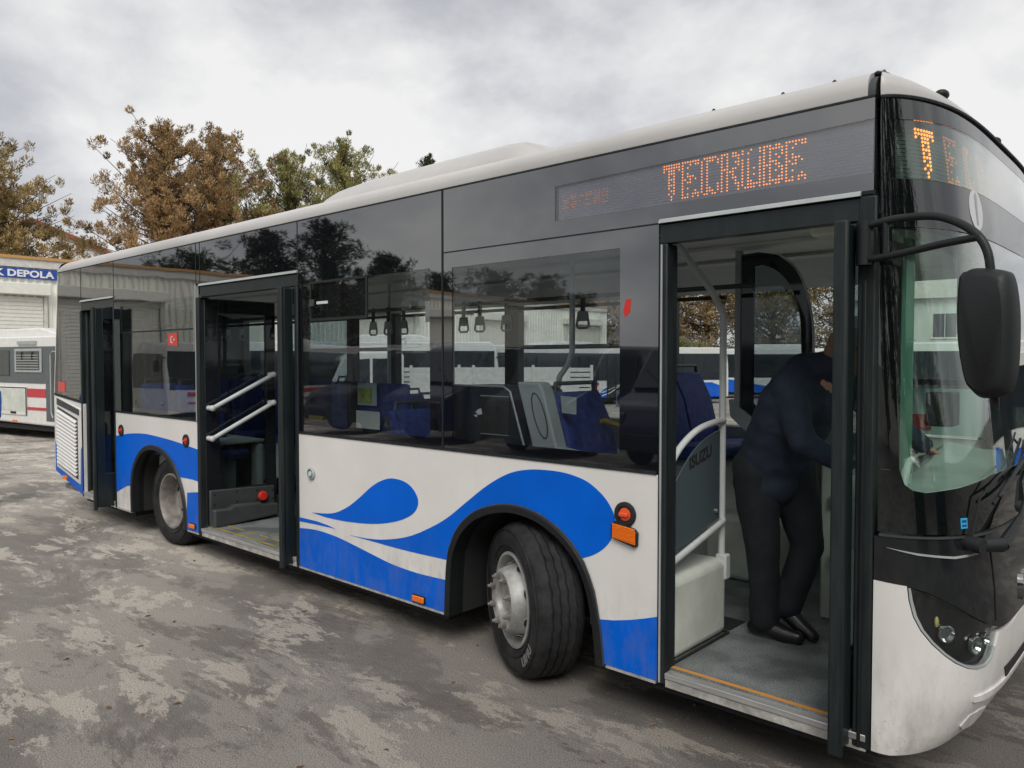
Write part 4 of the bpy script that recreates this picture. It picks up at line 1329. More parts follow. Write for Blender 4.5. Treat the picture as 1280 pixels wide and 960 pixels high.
front_patch([(0.015, 2.718), (.14, 2.717), (.5, 2.730), (1.86, 2.737), (1.985, 2.732), (1.985, 2.80)] + [(s, 2.80 + .012 * math.sin(s * math.pi / 2)) for s in arc_s(1.9, .1, 12)] + [(0.015, 2.80)], 'screen_border', M_sfrit, off=0, thick=.006, ds=.025)
front_patch([(0.05, 2.31), (1.95, 2.31), (1.95, 2.78), (0.05, 2.78)], 'display_backing', M_dull, off=-.10, thick=.01, ds=.05)
M_leddark = mat('front_led_panel', (0.035, 0.045, 0.045), 0.4)
fd = front_patch([(.15, 2.475), (1.85, 2.475), (1.85, 2.76), (.15, 2.76)], 'front_display', M_leddark, off=-.055, thick=.03, ds=.05)
for k in range(15):
    z = 2.495 + k * .016
    front_patch([(.155, z), (1.845, z), (1.845, z + .004), (.155, z + .004)], 'display_rib', M_darkgrey, fd, off=-.052, thick=.002, ds=.1, smooth=False)


def front_glyph(ch, sy, zb, pitch, m=None):
    mb = MB()
    rows = GLY[ch]
    h = len(rows)
    for r, row in enumerate(rows):
        for c, s_ in enumerate(row):
            if s_ != '#': continue
            yy = sy + c * pitch
            q = 2 / math.pi * math.acos(max(-1, min(1, 1 - yy / 1.215)))
            p = Vector(front(q, zb + (h - 1 - r) * .0155, -.050))
            nrm = (Vector(front(q, zb, .05)) - Vector(front(q, zb, 0))).normalized()
            mb.lathe([(.0062, -.001), (.005, .002)], p, nrm, 6)
    return build(mb, 'display_letter', m or M_led, fd, merge=False)


for k, ch in enumerate('TECRUBE'):
    front_glyph(ch, .165 + k * .215, 2.520, .019, M_led if k == 0 else M_leddim)
# round emblem stuck on the glass beside the mirror arm
em = front_patch([(.60 + .05 * math.cos(t), 2.41 + .085 * math.sin(t)) for t in np.linspace(0, 2 * math.pi, 21)[:-1]], 'round_emblem', M_whitesticker, off=.002, thick=.002, ds=.02, dz=.03)
front_patch([(.595, 2.35), (.605, 2.35), (.608, 2.47), (.600, 2.485), (.592, 2.47)], 'emblem_figure', M_greyplastic, em, off=.004, thick=.001, ds=.02)
cs_ = front_patch([(.335, 1.135), (.365, 1.135), (.365, 1.175), (.335, 1.175)], 'cyan_sticker', M_stickblue, off=.0025, thick=.002, ds=.02)
front_patch([(.34, 1.158), (.36, 1.158), (.36, 1.168), (.34, 1.168)], 'sticker_print', M_navysticker, cs_, off=.0035, thick=.001, ds=.02)
front_patch([(.34, 1.142), (.36, 1.142), (.36, 1.150), (.34, 1.150)], 'sticker_print', M_navysticker, cs_, off=.0035, thick=.001, ds=.02)


# roof cap over the windscreen
def roof_cap():
    V = []; F = []
    ss = arc_s(0, 2, 60)
    rows = []
    def dip(s): return -.065 * math.sin(s * math.pi / 2) ** 1.2
    def roofz(y):
        yy = min(y, W - y)
        return float(np.interp(yy, [0, .006, .032, .075, .16, .4, .8, 1.215], [2.819, 2.885, 2.912, 2.930, 2.945, 2.965, 2.985, 2.992]))
    for s in ss:
        d = dip(s)
        col = []
        b = Vector(front(s, 2.806)); col.append(b + Vector((0, 0, -.002 + .010 * math.sin(s * math.pi / 2))))
        b = Vector(front(s, 2.83, .006)); col.append(Vector((b.x, b.y, 2.845 + d * .35)))
        b = Vector(front(s, 2.87)); col.append(Vector((b.x, b.y, 2.885 + d * .7)))
        b = Vector(front(s, 2.90, -.022)); col.append(Vector((b.x, b.y, 2.912 + d * .85)))
        b = Vector(front(s, 2.93, -.07)); col.append(Vector((b.x, min(max(b.y, .06), W - .06), 2.932 + d * .75)))
        b = Vector(front(s, 2.93, -.15)); y = min(max(b.y, .10), W - .10); col.append(Vector((min(b.x, -.98), y, max(2.935, roofz(y) - .02) + d * .35)))
        y = min(max(front(s, 2.9)[1], .02), W - .02)
        y2 = col[-1].y
        col.append(Vector((-1.0, y2, roofz(y2) + .001)))
        rows.append(col)
    n = len(rows[0])
    V = [p for c in rows for p in c]
    F = [(i * n + j, (i + 1) * n + j, (i + 1) * n + j + 1, i * n + j + 1) for i in range(len(rows) - 1) for j in range(n - 1)]
    mb = MB(); mb.add(V, F)
    build(mb, 'roof_cap', M_roofwhite, BUS, smooth=True)
    build(MB().tube([Vector(front(s, 2.80, .002)) + Vector((0, 0, .004 + .010 * math.sin(s * math.pi / 2))) for s in arc_s(0.01, 1.99, 60)], .008, 6), 'cap_seal', M_rubber, BUS, smooth=True)
    # marker lamps
    for s in (.50, 1.0, 1.5):
        p = Vector(front(s, 2.90, 0.004)); p.z = 2.905 + dip(s) * .8; p.x -= .015
        build(MB().ellipsoid(p, (.028, .04, .022)), 'roof_marker_lamp', M_trim, BUS, smooth=True)


roof_cap()

# ---- mirror on its double-tube arm
mm_ = part_empty('mirror_arm', BUS)
up = catmull([(-1.045, -.035, 2.30), (-.95, -.06, 2.312), (-.86, -.08, 2.315), (-.76, -.10, 2.305), (-.68, -.13, 2.27), (-.612, -.16, 2.215), (-.578, -.17, 2.15), (-.566, -.17, 2.06), (-.558, -.16, 1.97)], 4)
build(MB().tube(up, .0145, 12), 'upper_tube', M_trim, mm_, smooth=True)
build(MB().tube([(-1.045, -.035, 2.178), (-.97, -.06, 2.176), (-.88, -.085, 2.182), (-.72, -.13, 2.20), (-.60, -.165, 2.208)], .0135, 12), 'lower_tube', M_trim, mm_, smooth=True)
build(MB().tube([(-.935, -.065, 2.312), (-.935, -.065, 2.176)], .0115, 10), 'arm_strut', M_trim, mm_, smooth=True)
build(MB().tube([(-1.02, -.04, 2.325), (-1.02, -.04, 2.155)], .030, 14), 'hinge', M_trim, mm_, smooth=True)
build(MB().box(-1.05, -.985, -.05, -.005, 2.17, 2.30), 'hinge_plate', M_trim, mm_, bevel=.006)
build(MB().tube([(-.558, -.16, 1.98), (-.550, -.15, 1.62)], .012, 10), 'mirror_rod', M_trim, mm_, smooth=True)
mir = part_empty('mirror', BUS)
# housing: rounded slab, back towards the front of the bus
def mirror_housing():
    out = [(-.088, .19), (-.07, .212), (-.03, .220), (.045, .205), (.075, .175), (.092, .06), (.092, -.10), (.080, -.185), (.055, -.212), (.0, -.222), (-.035, -.205), (-.062, -.16), (-.090, .0)]
    c = Vector((-.570, -.17, 1.880))
    a = R(20)
    ax = Vector((math.cos(a), math.sin(a) * -1, 0))    # width direction
    dp = Vector((math.sin(a), math.cos(a), 0))
    V = []; F = []
    lay = [(-.055, .80), (-.045, .93), (-.02, 1.0), (.02, 1.0), (.028, .96)]
    fine = catmull(out, 4, closed=True)
    for d, k in lay:
        for w_, h_ in fine:
            V.append(c + ax * w_ * k * .98 + Vector((0, 0, 1)) * h_ * (k if k > .9 else .87) + dp * d)
    n = len(fine)
    for i in range(len(lay) - 1):
        for j in range(n): F.append((i * n + j, i * n + (j + 1) % n, (i + 1) * n + (j + 1) % n, (i + 1) * n + j))
    F.append(tuple(range(n))); F.append(tuple((len(lay) - 1) * n + j for j in range(n - 1, -1, -1)))
    mb = MB(); mb.add(V, F)
    build(mb, 'mirror_housing', M_trim, mir, smooth=True)
    V = [c + ax * w_ * .9 + Vector((0, 0, 1)) * h_ * .9 + dp * .0295 for w_, h_ in fine] + [c + ax * w_ * .9 + Vector((0, 0, 1)) * h_ * .9 + dp * .033 for w_, h_ in fine]
    F = [tuple(range(n)), tuple(range(2 * n - 1, n - 1, -1))]
    mb = MB(); mb.add(V, F)
    build(mb, 'mirror_glass', M_chrome, mir)
    build(MB().box(-.558, -.535, -.175, -.135, 1.72, 1.83), 'mirror_clamp', M_trim, mir, bevel=.008)


mirror_housing()

# ---- wipers
wp = part_empty('wiper', BUS)
A = Vector(front(.36, 1.075, .03)); B_ = Vector(front(.47, 1.065, .05))
build(MB().tube([Vector(front(.36, 1.08, -.02)), A + Vector((.03, -.0, 0))], .03, 14), 'wiper_motor', M_trim, wp, smooth=True)
build(MB().tube([A, B_], [.022, .028], 12), 'wiper_pivot', M_trim, wp, smooth=True)
P1 = Vector(front(.47, 1.065, .055)); P2 = Vector(front(.60, 1.15, .06)); P3 = Vector(front(.86, 1.34, .05))
mb = MB(); mb.tube([P1, P2], [.024, .014], 8).tube([P2, P3], [.011, .008], 8)
build(mb, 'wiper_arm', M_trim, wp, smooth=True)
mb = MB()
Q1 = Vector(front(.46, 1.225, .035)); Q2 = Vector(front(.95, 1.42, .035))
mb.tube([Q1, Q2], .007, 6)
for t in (.1, .35, .65, .9):
    p = Q1.lerp(Q2, t); mb.tube([p, p + Vector((.02, 0, .03))], .006, 6)
mb.tube([Q1 + Vector((.02, 0, .03)), Q2 + Vector((.02, 0, .03))], .006, 6)
build(mb, 'wiper_blade', M_trim, wp, smooth=True)
mb = MB().tube([Vector(front(.36, 1.10, .02)), Vector(front(.41, 1.25, .02)), Vector(front(.50, 1.32, .03)), Vector(front(.62, 1.35, .03))], .005, 6)
build(mb, 'washer_hose', M_trim, wp, smooth=True)
wp2 = copy_tree(wp, BUS)
wp2.location = (.0, .62, .06)

# ---- driver's cab
cabm = part_empty('driver_cab', BUS)
# dashboard: long low moulding with a hood over the instruments
V = []; F = []
for i, y in enumerate(np.linspace(.16, W - .16, 25)):
    hood = .10 * math.exp(-((y - 1.55) / .33) ** 2)
    for x, z in ((-.93, .95), (-1.18, 1.0), (-1.20, 1.14 + hood), (-1.08, 1.235 + hood), (-.90, 1.24 + hood * .6), (-.76, 1.20)):
        V.append((x if x < -.8 else max(-.9, front(2 / math.pi * math.acos(1 - min(y, W - y) / 1.215), 1.2)[0] - .05), y, z))
for i in range(24):
    for j in range(5): F.append((i * 6 + j, i * 6 + j + 1, (i + 1) * 6 + j + 1, (i + 1) * 6 + j))
F += [tuple(range(6)), tuple(range(149, 143, -1))]
mb = MB(); mb.add(V, F)
build(mb, 'dashboard', M_greyplastic, cabm, smooth=True)
mb = MB().tube([(-1.25 + .08 * math.cos(t) * .6, 1.60 + .23 * math.sin(t), 1.22 + .23 * math.cos(t) * .35) for t in np.linspace(0, 2 * math.pi, 25)], .015, 8)
mb.tube([(-1.25, 1.60, 1.2), (-1.12, 1.60, 1.0)], .03, 8).tube([(-1.25, 1.38, 1.22), (-1.25, 1.82, 1.22)], .012, 6)
build(mb, 'steering_wheel', M_trim, cabm, smooth=True)
build(MB().box(-1.80, -1.35, 1.62, 2.10, .80, .92).prism([(-1.86, .90), (-1.76, .90), (-1.86, 1.62), (-1.95, 1.62)], 'y', 1.62, 2.10), 'driver_seat', M_darkgrey, cabm, bevel=.03, seg=3)
# curved glass partition behind the driver
py = 1.20
oc = [(-2.125, 1.50), (-2.125, 2.42)] + catmull([(-2.02, 2.425), (-1.89, 2.391), (-1.80, 2.31), (-1.745, 2.20), (-1.708, 2.05), (-1.695, 1.9), (-1.69, 1.7)], 4) + [(-1.69, 1.26), (-1.80, 1.26)]
ic = [(-2.05, 1.53), (-2.05, 2.34)] + catmull([(-1.99, 2.345), (-1.92, 2.315), (-1.85, 2.25), (-1.80, 2.15), (-1.77, 2.04), (-1.76, 1.9), (-1.755, 1.7)], 4) + [(-1.755, 1.33), (-1.83, 1.33)]
V = [(p[0], py, p[1]) for p in oc] + [(p[0], py, p[1]) for p in ic] + [(p[0], py + .02, p[1]) for p in oc] + [(p[0], py + .02, p[1]) for p in ic]
n = len(oc); F = []
for i in range(n):
    j = (i + 1) % n
    F += [(i, j, n + j, n + i), (2 * n + i, 2 * n + j, 3 * n + j, 3 * n + i), (i, j, 2 * n + j, 2 * n + i), (n + i, n + j, 3 * n + j, 3 * n + i)]
mb = MB(); mb.add(V, F)
build(mb, 'partition_frame', M_blackpaint, cabm)
build(MB().prism(ic, 'y', py + .008, py + .012), 'partition_glass', G_door, cabm)
build(MB().prism([(-2.165, 2.44), (-2.128, 2.44), (-2.128, 1.50), (-2.165, 1.50)], 'y', py - .01, py + .03), 'partition_post', M_greyplastic, cabm, bevel=.004)
build(MB().prism([(-2.20, 1.545), (-2.165, 1.545), (-2.128, 1.498), (-1.80, 1.258), (-1.69, 1.255), (-1.69, 1.18), (-1.86, 1.16), (-2.19, 1.44)], 'y', py - .012, py + .03), 'partition_ledge', M_greyplastic, cabm, bevel=.006)
build(MB().tube(catmull([(-1.89, py - .004, 2.398), (-1.795, py - .004, 2.316), (-1.738, py - .004, 2.20), (-1.70, py - .004, 2.05), (-1.687, py - .004, 1.9), (-1.684, py - .004, 1.6)], 4), .007, 6), 'partition_edge', M_alu, cabm, smooth=True)
build(MB().box(-1.66, -1.28, 1.26, 1.30, .301, 1.24), 'cab_door', M_cream, cabm, bevel=.01)
build(MB().box(-1.60, -1.52, 1.235, 1.26, .95, 1.02).box(-1.60, -1.55, 1.235, 1.26, .62, .68), 'cab_latch', M_whitesticker, cabm, bevel=.006)
build(MB().box(-1.27, -1.18, .60, 1.30, .301, .98), 'dash_side_panel', M_cream, cabm, bevel=.01)
pole([(-1.58, 1.25, 2.44), (-1.58, 1.25, 1.25)], .018, M_rail)
pole([(-1.12, .55, 2.40), (-1.12, .55, 1.30), (-1.13, .58, 1.10)], .016, M_rail)
# entrance grip that shows behind the windscreen corner
pole(catmull([(-.95, .26, 1.14), (-.95, .27, 1.27), (-.955, .34, 1.345), (-.97, .45, 1.35), (-1.0, .52, 1.30), (-1.02, .55, 1.15)], 4), .017, M_rail, 'entrance_grip')
# cab ceiling console, sun blind, far A-pillar, fare machine and posters
build(MB().box(-1.3, -1.0, .14, W - .14, 2.315, 2.42), 'ceiling_console', M_cream, cabm, bevel=.01)
build(MB().box(-.96, -.945, 1.15, 2.15, 2.02, 2.30), 'sun_blind', M_darkgrey, cabm)
build(MB().box(-1.05, -.90, W - .10, W - .02, .95, 2.4), 'corner_pillar', M_trim, cabm)
build(MB().box(-1.10, -.985, W - .045, W, 1.281, 2.334), 'corner_pillar', M_trim, cabm)
build(MB().box(-1.60, -1.02, W - .06, W - .03, 1.62, 1.66), 'cab_window_rail', M_trim, cabm)
q = build(MB().box(-1.6, -1.02, W - .075, W - .068, 1.30, 1.60), 'notice_board', M_paperblue, cabm)
build(MB().box(-1.52, -1.36, W - .082, W - .076, 1.33, 1.43), 'red_notice', mat('red_notice_paper', (.45, .05, .05), .6), q)
build(MB().box(-1.36, -1.22, W - .082, W - .076, 1.47, 1.57), 'brown_notice', mat('brown_notice_paper', (.2, .08, .05), .6), q)
build(MB().box(-1.58, -1.50, W - .082, W - .076, 1.44, 1.56), 'yellow_notice', M_paperyellow, q)
build(MB().box(-1.12, -.99, 1.25, 1.40, 1.44, 1.62), 'ticket_machine', M_trim, cabm, bevel=.01)
build(MB().box(-.975, -.96, .30, .42, 1.30, 2.30), 'glass_strip', mat('green_edge_glass', (.12, .26, .20), .1, spec=.6), cabm)

# ---- wheels
def make_wheel(parent, c, axis, dish, dirty=False, nuts=8, inner=False):
    """c: centre of the outer tyre face; axis points outwards"""
    c = Vector(c); a = Vector(axis).normalized()
    w = part_empty('wheel', parent)
    rT, rR = .433, .262
    tw = .265
    prof = [(rR, -.01), (rR + .012, .0), (.300, .008), (.34, .013), (.375, .012), (.398, .004), (.414, -.014), (.424, -.03)]
    # tread with grooves
    for k in range(4):
        g = -.062 - k * .046
        prof += [(.432, g + .006), (.4325, g + .004), (.421, g), (.421, g - .007), (.4325, g - .010)]
    prof += [(.424, -tw + .03), (.414, -tw + .014), (.398, -tw), (.34, -tw - .006), (rR, -tw + .01)]
    mb = MB()
    u = Vector((0, 0, 1)); u = (u - a * u.dot(a)).normalized(); v_ = a.cross(u)
    V = []; F = []
    n = 120
    for i, (r, h) in enumerate(prof):
        tread = 8 <= i < 8 + 20
        for k in range(n):
            t = 2 * math.pi * k / n
            hh = h + (.0024 * (1 if (k // 2) % 2 else -1) if tread else 0)
            V.append(c + a * hh + (u * math.cos(t) + v_ * math.sin(t)) * r)
    for i in range(len(prof) - 1):
        for k in range(n): F.append((i * n + k, i * n + (k + 1) % n, (i + 1) * n + (k + 1) % n, (i + 1) * n + k))
    # flattened foot where the tyre stands
    zmin = .004
    V = [Vector((p.x, p.y, max(p.z, zmin))) for p in V]
    mb.add(V, F)
    build(mb, 'tyre', M_tyre, w, smooth=True)
    # raised sidewall rings
    for rr in (.305, .392):
        build(MB().lathe([(rr, .008), (rr + .002, .0155), (rr + .005, .0155), (rr + .007, .008)], c, a, 96, close=True), 'sidewall_ring', M_tyre, w, smooth=True)
    M1 = M_rimdirty if dirty else M_rim
    if dish > 0:      # rear: deep concave rim
        prof = [(rR + .004, -.012), (rR + .004, .004), (rR - .012, .006), (rR - .022, -.010), (rR - .030, -.06), (rR - .036, -.135), (.205, -.150), (.17, -.165), (.15, -.168), (.135, -.15), (.125, -.148), (.10, -.148), (.095, -.10), (.085, -.088), (.0, -.085)]
        nh_r, nh_h, hr = .198, -.1135, .028
    else:             # front: centre stands proud
        prof = [(rR + .004, -.012), (rR + .004, .004), (rR - .012, .006), (rR - .022, -.012), (rR - .034, -.055), (rR - .046, -.060), (.206, -.045), (.190, .0), (.176, .045), (.160, .062), (.145, .058), (.105, .058), (.098, .054), (.093, .03), (.088, .026), (.055, .026), (.05, .034), (.0, .036)]
        nh_r, nh_h, hr = .199, -.024, .026
    mb = MB(); mb.lathe(prof, c, a, 96, cap0=False)
    build(mb, 'rim', M1, w, smooth=True)
    # hand holes as dark oval wells set into the disc
    for k in range(8 if dish > 0 else 8):
        t = 2 * math.pi * (k + .5) / 8
        rad = (u * math.cos(t) + v_ * math.sin(t)); tan = (-u * math.sin(t) + v_ * math.cos(t))
        if dish > 0:
            nrm = a; up_ = rad
            cc = c + rad * .192 + a * (-.152)
        else:
            nrm = (a * .42 + rad * .9).normalized(); up_ = (a * .9 - rad * .42).normalized()
            cc = c + rad * .199 + a * (-.020)
        V = []; nn = 16
        for d_, kk in ((.003, 1.12), (.0065, 1.02), (.0065, .9), (-.006, .86)):
            for q_ in range(nn):
                tt = 2 * math.pi * q_ / nn
                V.append(cc + tan * math.cos(tt) * .031 * kk + up_ * math.sin(tt) * .019 * kk + nrm * d_)
        F = [(i * nn + q_, i * nn + (q_ + 1) % nn, (i + 1) * nn + (q_ + 1) % nn, (i + 1) * nn + q_) for i in range(2) for q_ in range(nn)]
        mb = MB(); mb.add(V[:3 * nn], F)
        build(mb, 'hole_lip', M1, w, smooth=True)
        mb = MB(); mb.add([p + nrm * .0 for p in V[2 * nn:3 * nn]], [tuple(range(nn))])
        build(mb, 'hand_hole', M_black, w)
    rb = .138 if dish <= 0 else .122
    hb = .057 if dish <= 0 else -.150
    for k in range(nuts):
        t = 2 * math.pi * (k + .5) / nuts
        p = c + (u * math.cos(t) + v_ * math.sin(t)) * rb + a * hb
        mb = MB()
        mb.lathe([(.0225, 0), (.0225, .004), (.0165, .005), (.0165, .024), (.013, .027)], p, a, 6)
        mb.lathe([(.0095, .027), (.0095, .040), (.007, .042)], p, a, 8)
        build(mb, 'wheel_nut', M_nut, w)
    return w, u, v_


fa = R(27)
fax = (-math.sin(fa), -math.cos(fa), 0)
wheel_f, wu, wv = make_wheel(BUS, (-2.915, .005, .433), fax, 0, nuts=8)
# moulded maker's letters low on the front sidewall
fc = Vector((-2.915, .005, .433)); fav = Vector(fax).normalized()
word = text_mesh('UNILI', .066, .0012, .002, 1.1)
vs = np.array([v.co[:] for v in word.vertices])
tot = vs[:, 0].max()
for v in word.vertices:
    x, y, z = v.co
    ang = R(118) + (x / .355)
    r = .372 - y
    # letters read round the tyre with their feet outwards
    side = fav.cross(Vector((0, 0, 1)))
    d = Vector((0, 0, 1)) * math.cos(ang) + (-side) * math.sin(ang)
    p = fc + d * r + fav * (.0135 + z)
    v.co = p - Vector(OFF)
link(word, 'sidewall_lettering', M_tyremark, wheel_f)
make_wheel(BUS, (-7.42, .085, .425), (0, -1, 0), 1, dirty=True, nuts=8)
make_wheel(BUS, (-7.42, .36, .425), (0, -1, 0), 1, dirty=True, nuts=0)
make_wheel(BUS, (-2.945, W - .085, .433), (math.sin(fa), math.cos(fa), 0), 0, nuts=0)
make_wheel(BUS, (-7.42, W - .085, .425), (0, 1, 0), 1, dirty=True, nuts=0)
build(MB().tube([(-7.42, .3, .43), (-7.42, 2.1, .43)], .09, 12).tube([(-2.86, .4, .43), (-2.86, 2.0, .43)], .07, 12), 'axle', M_chassis, BUS)

# ------------------------------------------------------------------ people
def fused(mb, name, m, parent, voxel=.011, smooth_it=3, label=None):
    me = mb.mesh(name, None, merge=False)
    o = link(me, name, m, parent, smooth=True, label=label)
    r = o.modifiers.new('remesh', 'REMESH'); r.mode = 'VOXEL'; r.voxel_size = voxel; r.use_smooth_shade = True
    if smooth_it:
        s_ = o.modifiers.new('smooth', 'SMOOTH'); s_.factor = .5; s_.iterations = smooth_it
    return o


def chain(mb, pts, rs, n=14):
    mb.tube(pts, rs, n)
    for p, r in zip(pts, rs): mb.ellipsoid(p, (r, r, r), None, 12, 8)
    return mb


def person(label, loc, rz, J, colors, group=None, hands=True, turn=0.0, tilt=0.0, cat='person'):
    """J: joints in local coordinates (x forward, y left, z up)"""
    t = thing('person', label, cat, loc, rz, group)
    top_m, leg_m = colors[0], colors[1]
    V = {k: Vector(v) for k, v in J.items() if isinstance(v, tuple)}
    body = MB()
    pel, che, nk, hd = V['pelvis'], V['chest'], V['neck'], V['head']
    chain(body, [pel, pel.lerp(che, .5), che, nk], [.13, .125, .14, .07])
    Rm = Euler((0, tilt, turn)).to_matrix()
    def H(x, y, z): return hd + Rm @ Vector((x, y, z))
    body.ellipsoid(H(-.01, 0, .02), (.098, .078, .105), (0, tilt, turn))
    body.ellipsoid(H(.035, 0, -.055), (.060, .056, .068), (0, tilt, turn))
    body.ellipsoid(H(.098, 0, -.018), (.020, .013, .026), (0, tilt, turn))
    body.ellipsoid(H(.078, 0, .022), (.022, .045, .010), (0, tilt, turn))
    body.ellipsoid(H(.088, 0, -.062), (.014, .025, .008), (0, tilt, turn))
    body.ellipsoid(H(.066, 0, -.098), (.026, .026, .018), (0, tilt, turn))
    for sg in (1, -1): body.ellipsoid(H(-.008, sg * .080, -.008), (.019, .009, .032), (0, tilt, turn))
    chain(body, [nk, H(-.02, 0, -.06)], [.062, .058])
    for sd in 'LR':
        sg = 1 if sd == 'L' else -1
        sh, el, wr = V['sh' + sd], V['el' + sd], V['wr' + sd]
        chain(body, [che, sh, el, wr], [.10, .058, .043, .028])
        hp, kn, an = V['hp' + sd], V['kn' + sd], V['an' + sd]
        chain(body, [pel, hp, kn, an], [.12, .085, .058, .040])
        d = (wr - el).normalized()
        side = d.cross(Vector((0, 0, 1)))
        side = side.normalized() if side.length > .1 else Vector((0, 1, 0)) * sg
        nrm = side.cross(d)
        pc = wr + d * .05
        for k in range(4):
            off = (k - 1.5) * .019
            body.tube([wr + side * off * .6, wr + d * .085 + side * off], [.015, .0125], 8)
            L_ = (.072, .082, .076, .060)[k]
            b0 = wr + d * .085 + side * off
            p1 = b0 + d * L_ * .5 - nrm * L_ * .15
            p2 = p1 + d * L_ * .32 - nrm * L_ * .32
            p3 = p2 + d * L_ * .1 - nrm * L_ * .28
            chain(body, [b0, p1, p2, p3], [.0105, .0095, .0088, .0075], 8)
        th = wr + d * .025 + side * .022 * (1 if sd == 'R' else -1)
        chain(body, [th, th + d * .03 + side * .022 * (1 if sd == 'R' else -1) - nrm * .01, th + d * .058 + side * .026 * (1 if sd == 'R' else -1) - nrm * .02], [.013, .0115, .009], 8)
    fused(body, 'body', M_skin, t, .0055, 2)
    # hair cap
    hair = MB()
    hair.ellipsoid(H(-.022, 0, .034), (.098, .083, .098), (0, tilt, turn))
    hair.ellipsoid(H(-.055, 0, -.02), (.055, .070, .055), (0, tilt, turn))
    fused(hair, 'hair', colors[3] if len(colors) > 3 else M_hair, t, .01, 2)
    for sg in (1, -1):
        build(MB().ellipsoid(H(.083, sg * .030, .002), (.008, .012, .008), (0, tilt, turn)), 'eye', M_paper, t, smooth=True)
    # jacket
    j = MB()
    side_v = (V['shL'] - V['shR']).normalized()
    wd = J.get('wide', 1.0)
    for f_, rx, ry in ((0.0, .145, .185), (.2, .15, .19), (.42, .15, .20), (.65, .155, .215), (.85, .15, .22), (1.0, .125, .20)):
        p = pel.lerp(che, f_)
        j.ellipsoid(p, (rx * wd, ry * wd, .17), (0, 0, math.atan2(-side_v.x, side_v.y)))
    j.ellipsoid(pel - Vector((0, 0, .07)), (.150 * wd, .185 * wd, .15), (0, 0, math.atan2(-side_v.x, side_v.y)))
    chain(j, [V['shR'], che + Vector((0, 0, .09)), V['shL']], [.085, .11, .085])
    chain(j, [che + Vector((0, 0, .10)), nk + (hd - nk) * .10, nk + (hd - nk) * .30], [.12, .092, .078])
    for sd in 'LR':
        sh, el, wr = V['sh' + sd], V['el' + sd], V['wr' + sd]
        chain(j, [sh, sh.lerp(el, .5), el, el.lerp(wr, .6), wr - (wr - el).normalized() * .02], [.085, .078, .068, .058, .046])
    jo = fused(j, 'jacket', top_m, t, .012, 16)
    tx = bpy.data.textures.get('cloth_folds') or bpy.data.textures.new('cloth_folds', 'CLOUDS')
    tx.noise_scale = .16
    dm = jo.modifiers.new('folds', 'DISPLACE'); dm.texture = tx; dm.strength = .022; dm.texture_coords = 'LOCAL'
    tr = MB()
    tr.ellipsoid(pel - Vector((0, 0, .03)), (.14 * wd, .175 * wd, .14), (0, 0, math.atan2(-side_v.x, side_v.y)))
    for sd in 'LR':
        hp, kn, an = V['hp' + sd], V['kn' + sd], V['an' + sd]
        chain(tr, [hp + Vector((0, 0, .05)), hp.lerp(kn, .35), kn, kn.lerp(an, .5), an + (kn - an).normalized() * .0], [.125, .118, .088, .080, .075])
    to = fused(tr, 'trousers', leg_m, t, .012, 9)
    dm = to.modifiers.new('folds', 'DISPLACE'); dm.texture = tx; dm.strength = .018; dm.texture_coords = 'LOCAL'
    for sd in 'LR':
        an, toe = V['an' + sd], V['to' + sd]
        d = (toe - an); d.z = d.z
        heel = an - Vector((d.x, d.y, 0)).normalized() * .055 + Vector((0, 0, -.055 + J.get('heel' + sd, 0)))
        s_ = MB()
        chain(s_, [heel, heel.lerp(toe, .35) + Vector((0, 0, .015)), heel.lerp(toe, .7), toe], [.040, .048, .044, .034])
        chain(s_, [an + Vector((0, 0, .02)), an.lerp(heel, .6)], [.046, .044])
        fused(s_, 'shoe', colors[2], t, .009, 3)
    return t


# the man leaning into the cab (local x forward = towards the front of the bus)
person('man in dark jacket and black trousers leaning into the driver cab at the front door', (-1.72, .80, .302), 0,
       dict(pelvis=(-.045, 0, .90), chest=(.15, -.01, 1.31), neck=(.26, -.01, 1.44), head=(.355, .0, 1.515),
            shL=(.26, .18, 1.37), elL=(.42, .36, 1.18), wrL=(.60, .50, 1.02),
            shR=(.13, -.19, 1.35), elR=(.22, -.22, 1.08), wrR=(.42, -.10, .95),
            hpL=(.05, .09, .86), knL=(.13, .09, .49), anL=(.05, .04, .17), toL=(.19, .03, .035), heelL=.03,
            hpR=(-.08, -.09, .86), knR=(-.04, -.08, .47), anR=(-.04, -.05, .10), toR=(.14, -.04, .035),
            wide=1.14), (M_navy, M_blackcloth, M_shoe), tilt=.55, turn=.35)
person('person in bright blue jacket standing behind the rear corner of the bus', (-11.0, -.62, 0), R(-60),
       dict(pelvis=(0, 0, .92), chest=(.01, 0, 1.30), neck=(.03, 0, 1.47), head=(.05, 0, 1.58),
            shL=(0, .19, 1.38), elL=(.06, .27, 1.12), wrL=(.25, .16, 1.05),
            shR=(0, -.19, 1.38), elR=(.06, -.27, 1.12), wrR=(.25, -.16, 1.05),
            hpL=(0, .09, .88), knL=(.03, .10, .48), anL=(0, .10, .09), toL=(.16, .12, .035),
            hpR=(0, -.09, .88), knR=(.03, -.10, .48), anR=(0, -.10, .09), toR=(.16, -.12, .035)), (M_bluejacket, M_navy, M_shoe))

# ------------------------------------------------------------------ parked buses, truck and van
M_bwhite = mat('parked_white_paint', (0.70, 0.70, 0.68), 0.35, var=.06)
M_bgrey = mat('parked_grey_paint', (0.09, 0.105, 0.115), 0.4, var=.1)
M_bred = mat('parked_red_stripe', (0.50, 0.03, 0.05), 0.4)
M_bglass = mat('parked_dark_glass', (0.02, 0.026, 0.032), 0.06, spec=.7)
M_slat = mat('white_slats', (0.60, 0.60, 0.58), 0.5, var=.12)
OFF = (0, 0, 0)
busgroup = 'buses parked around the yard'


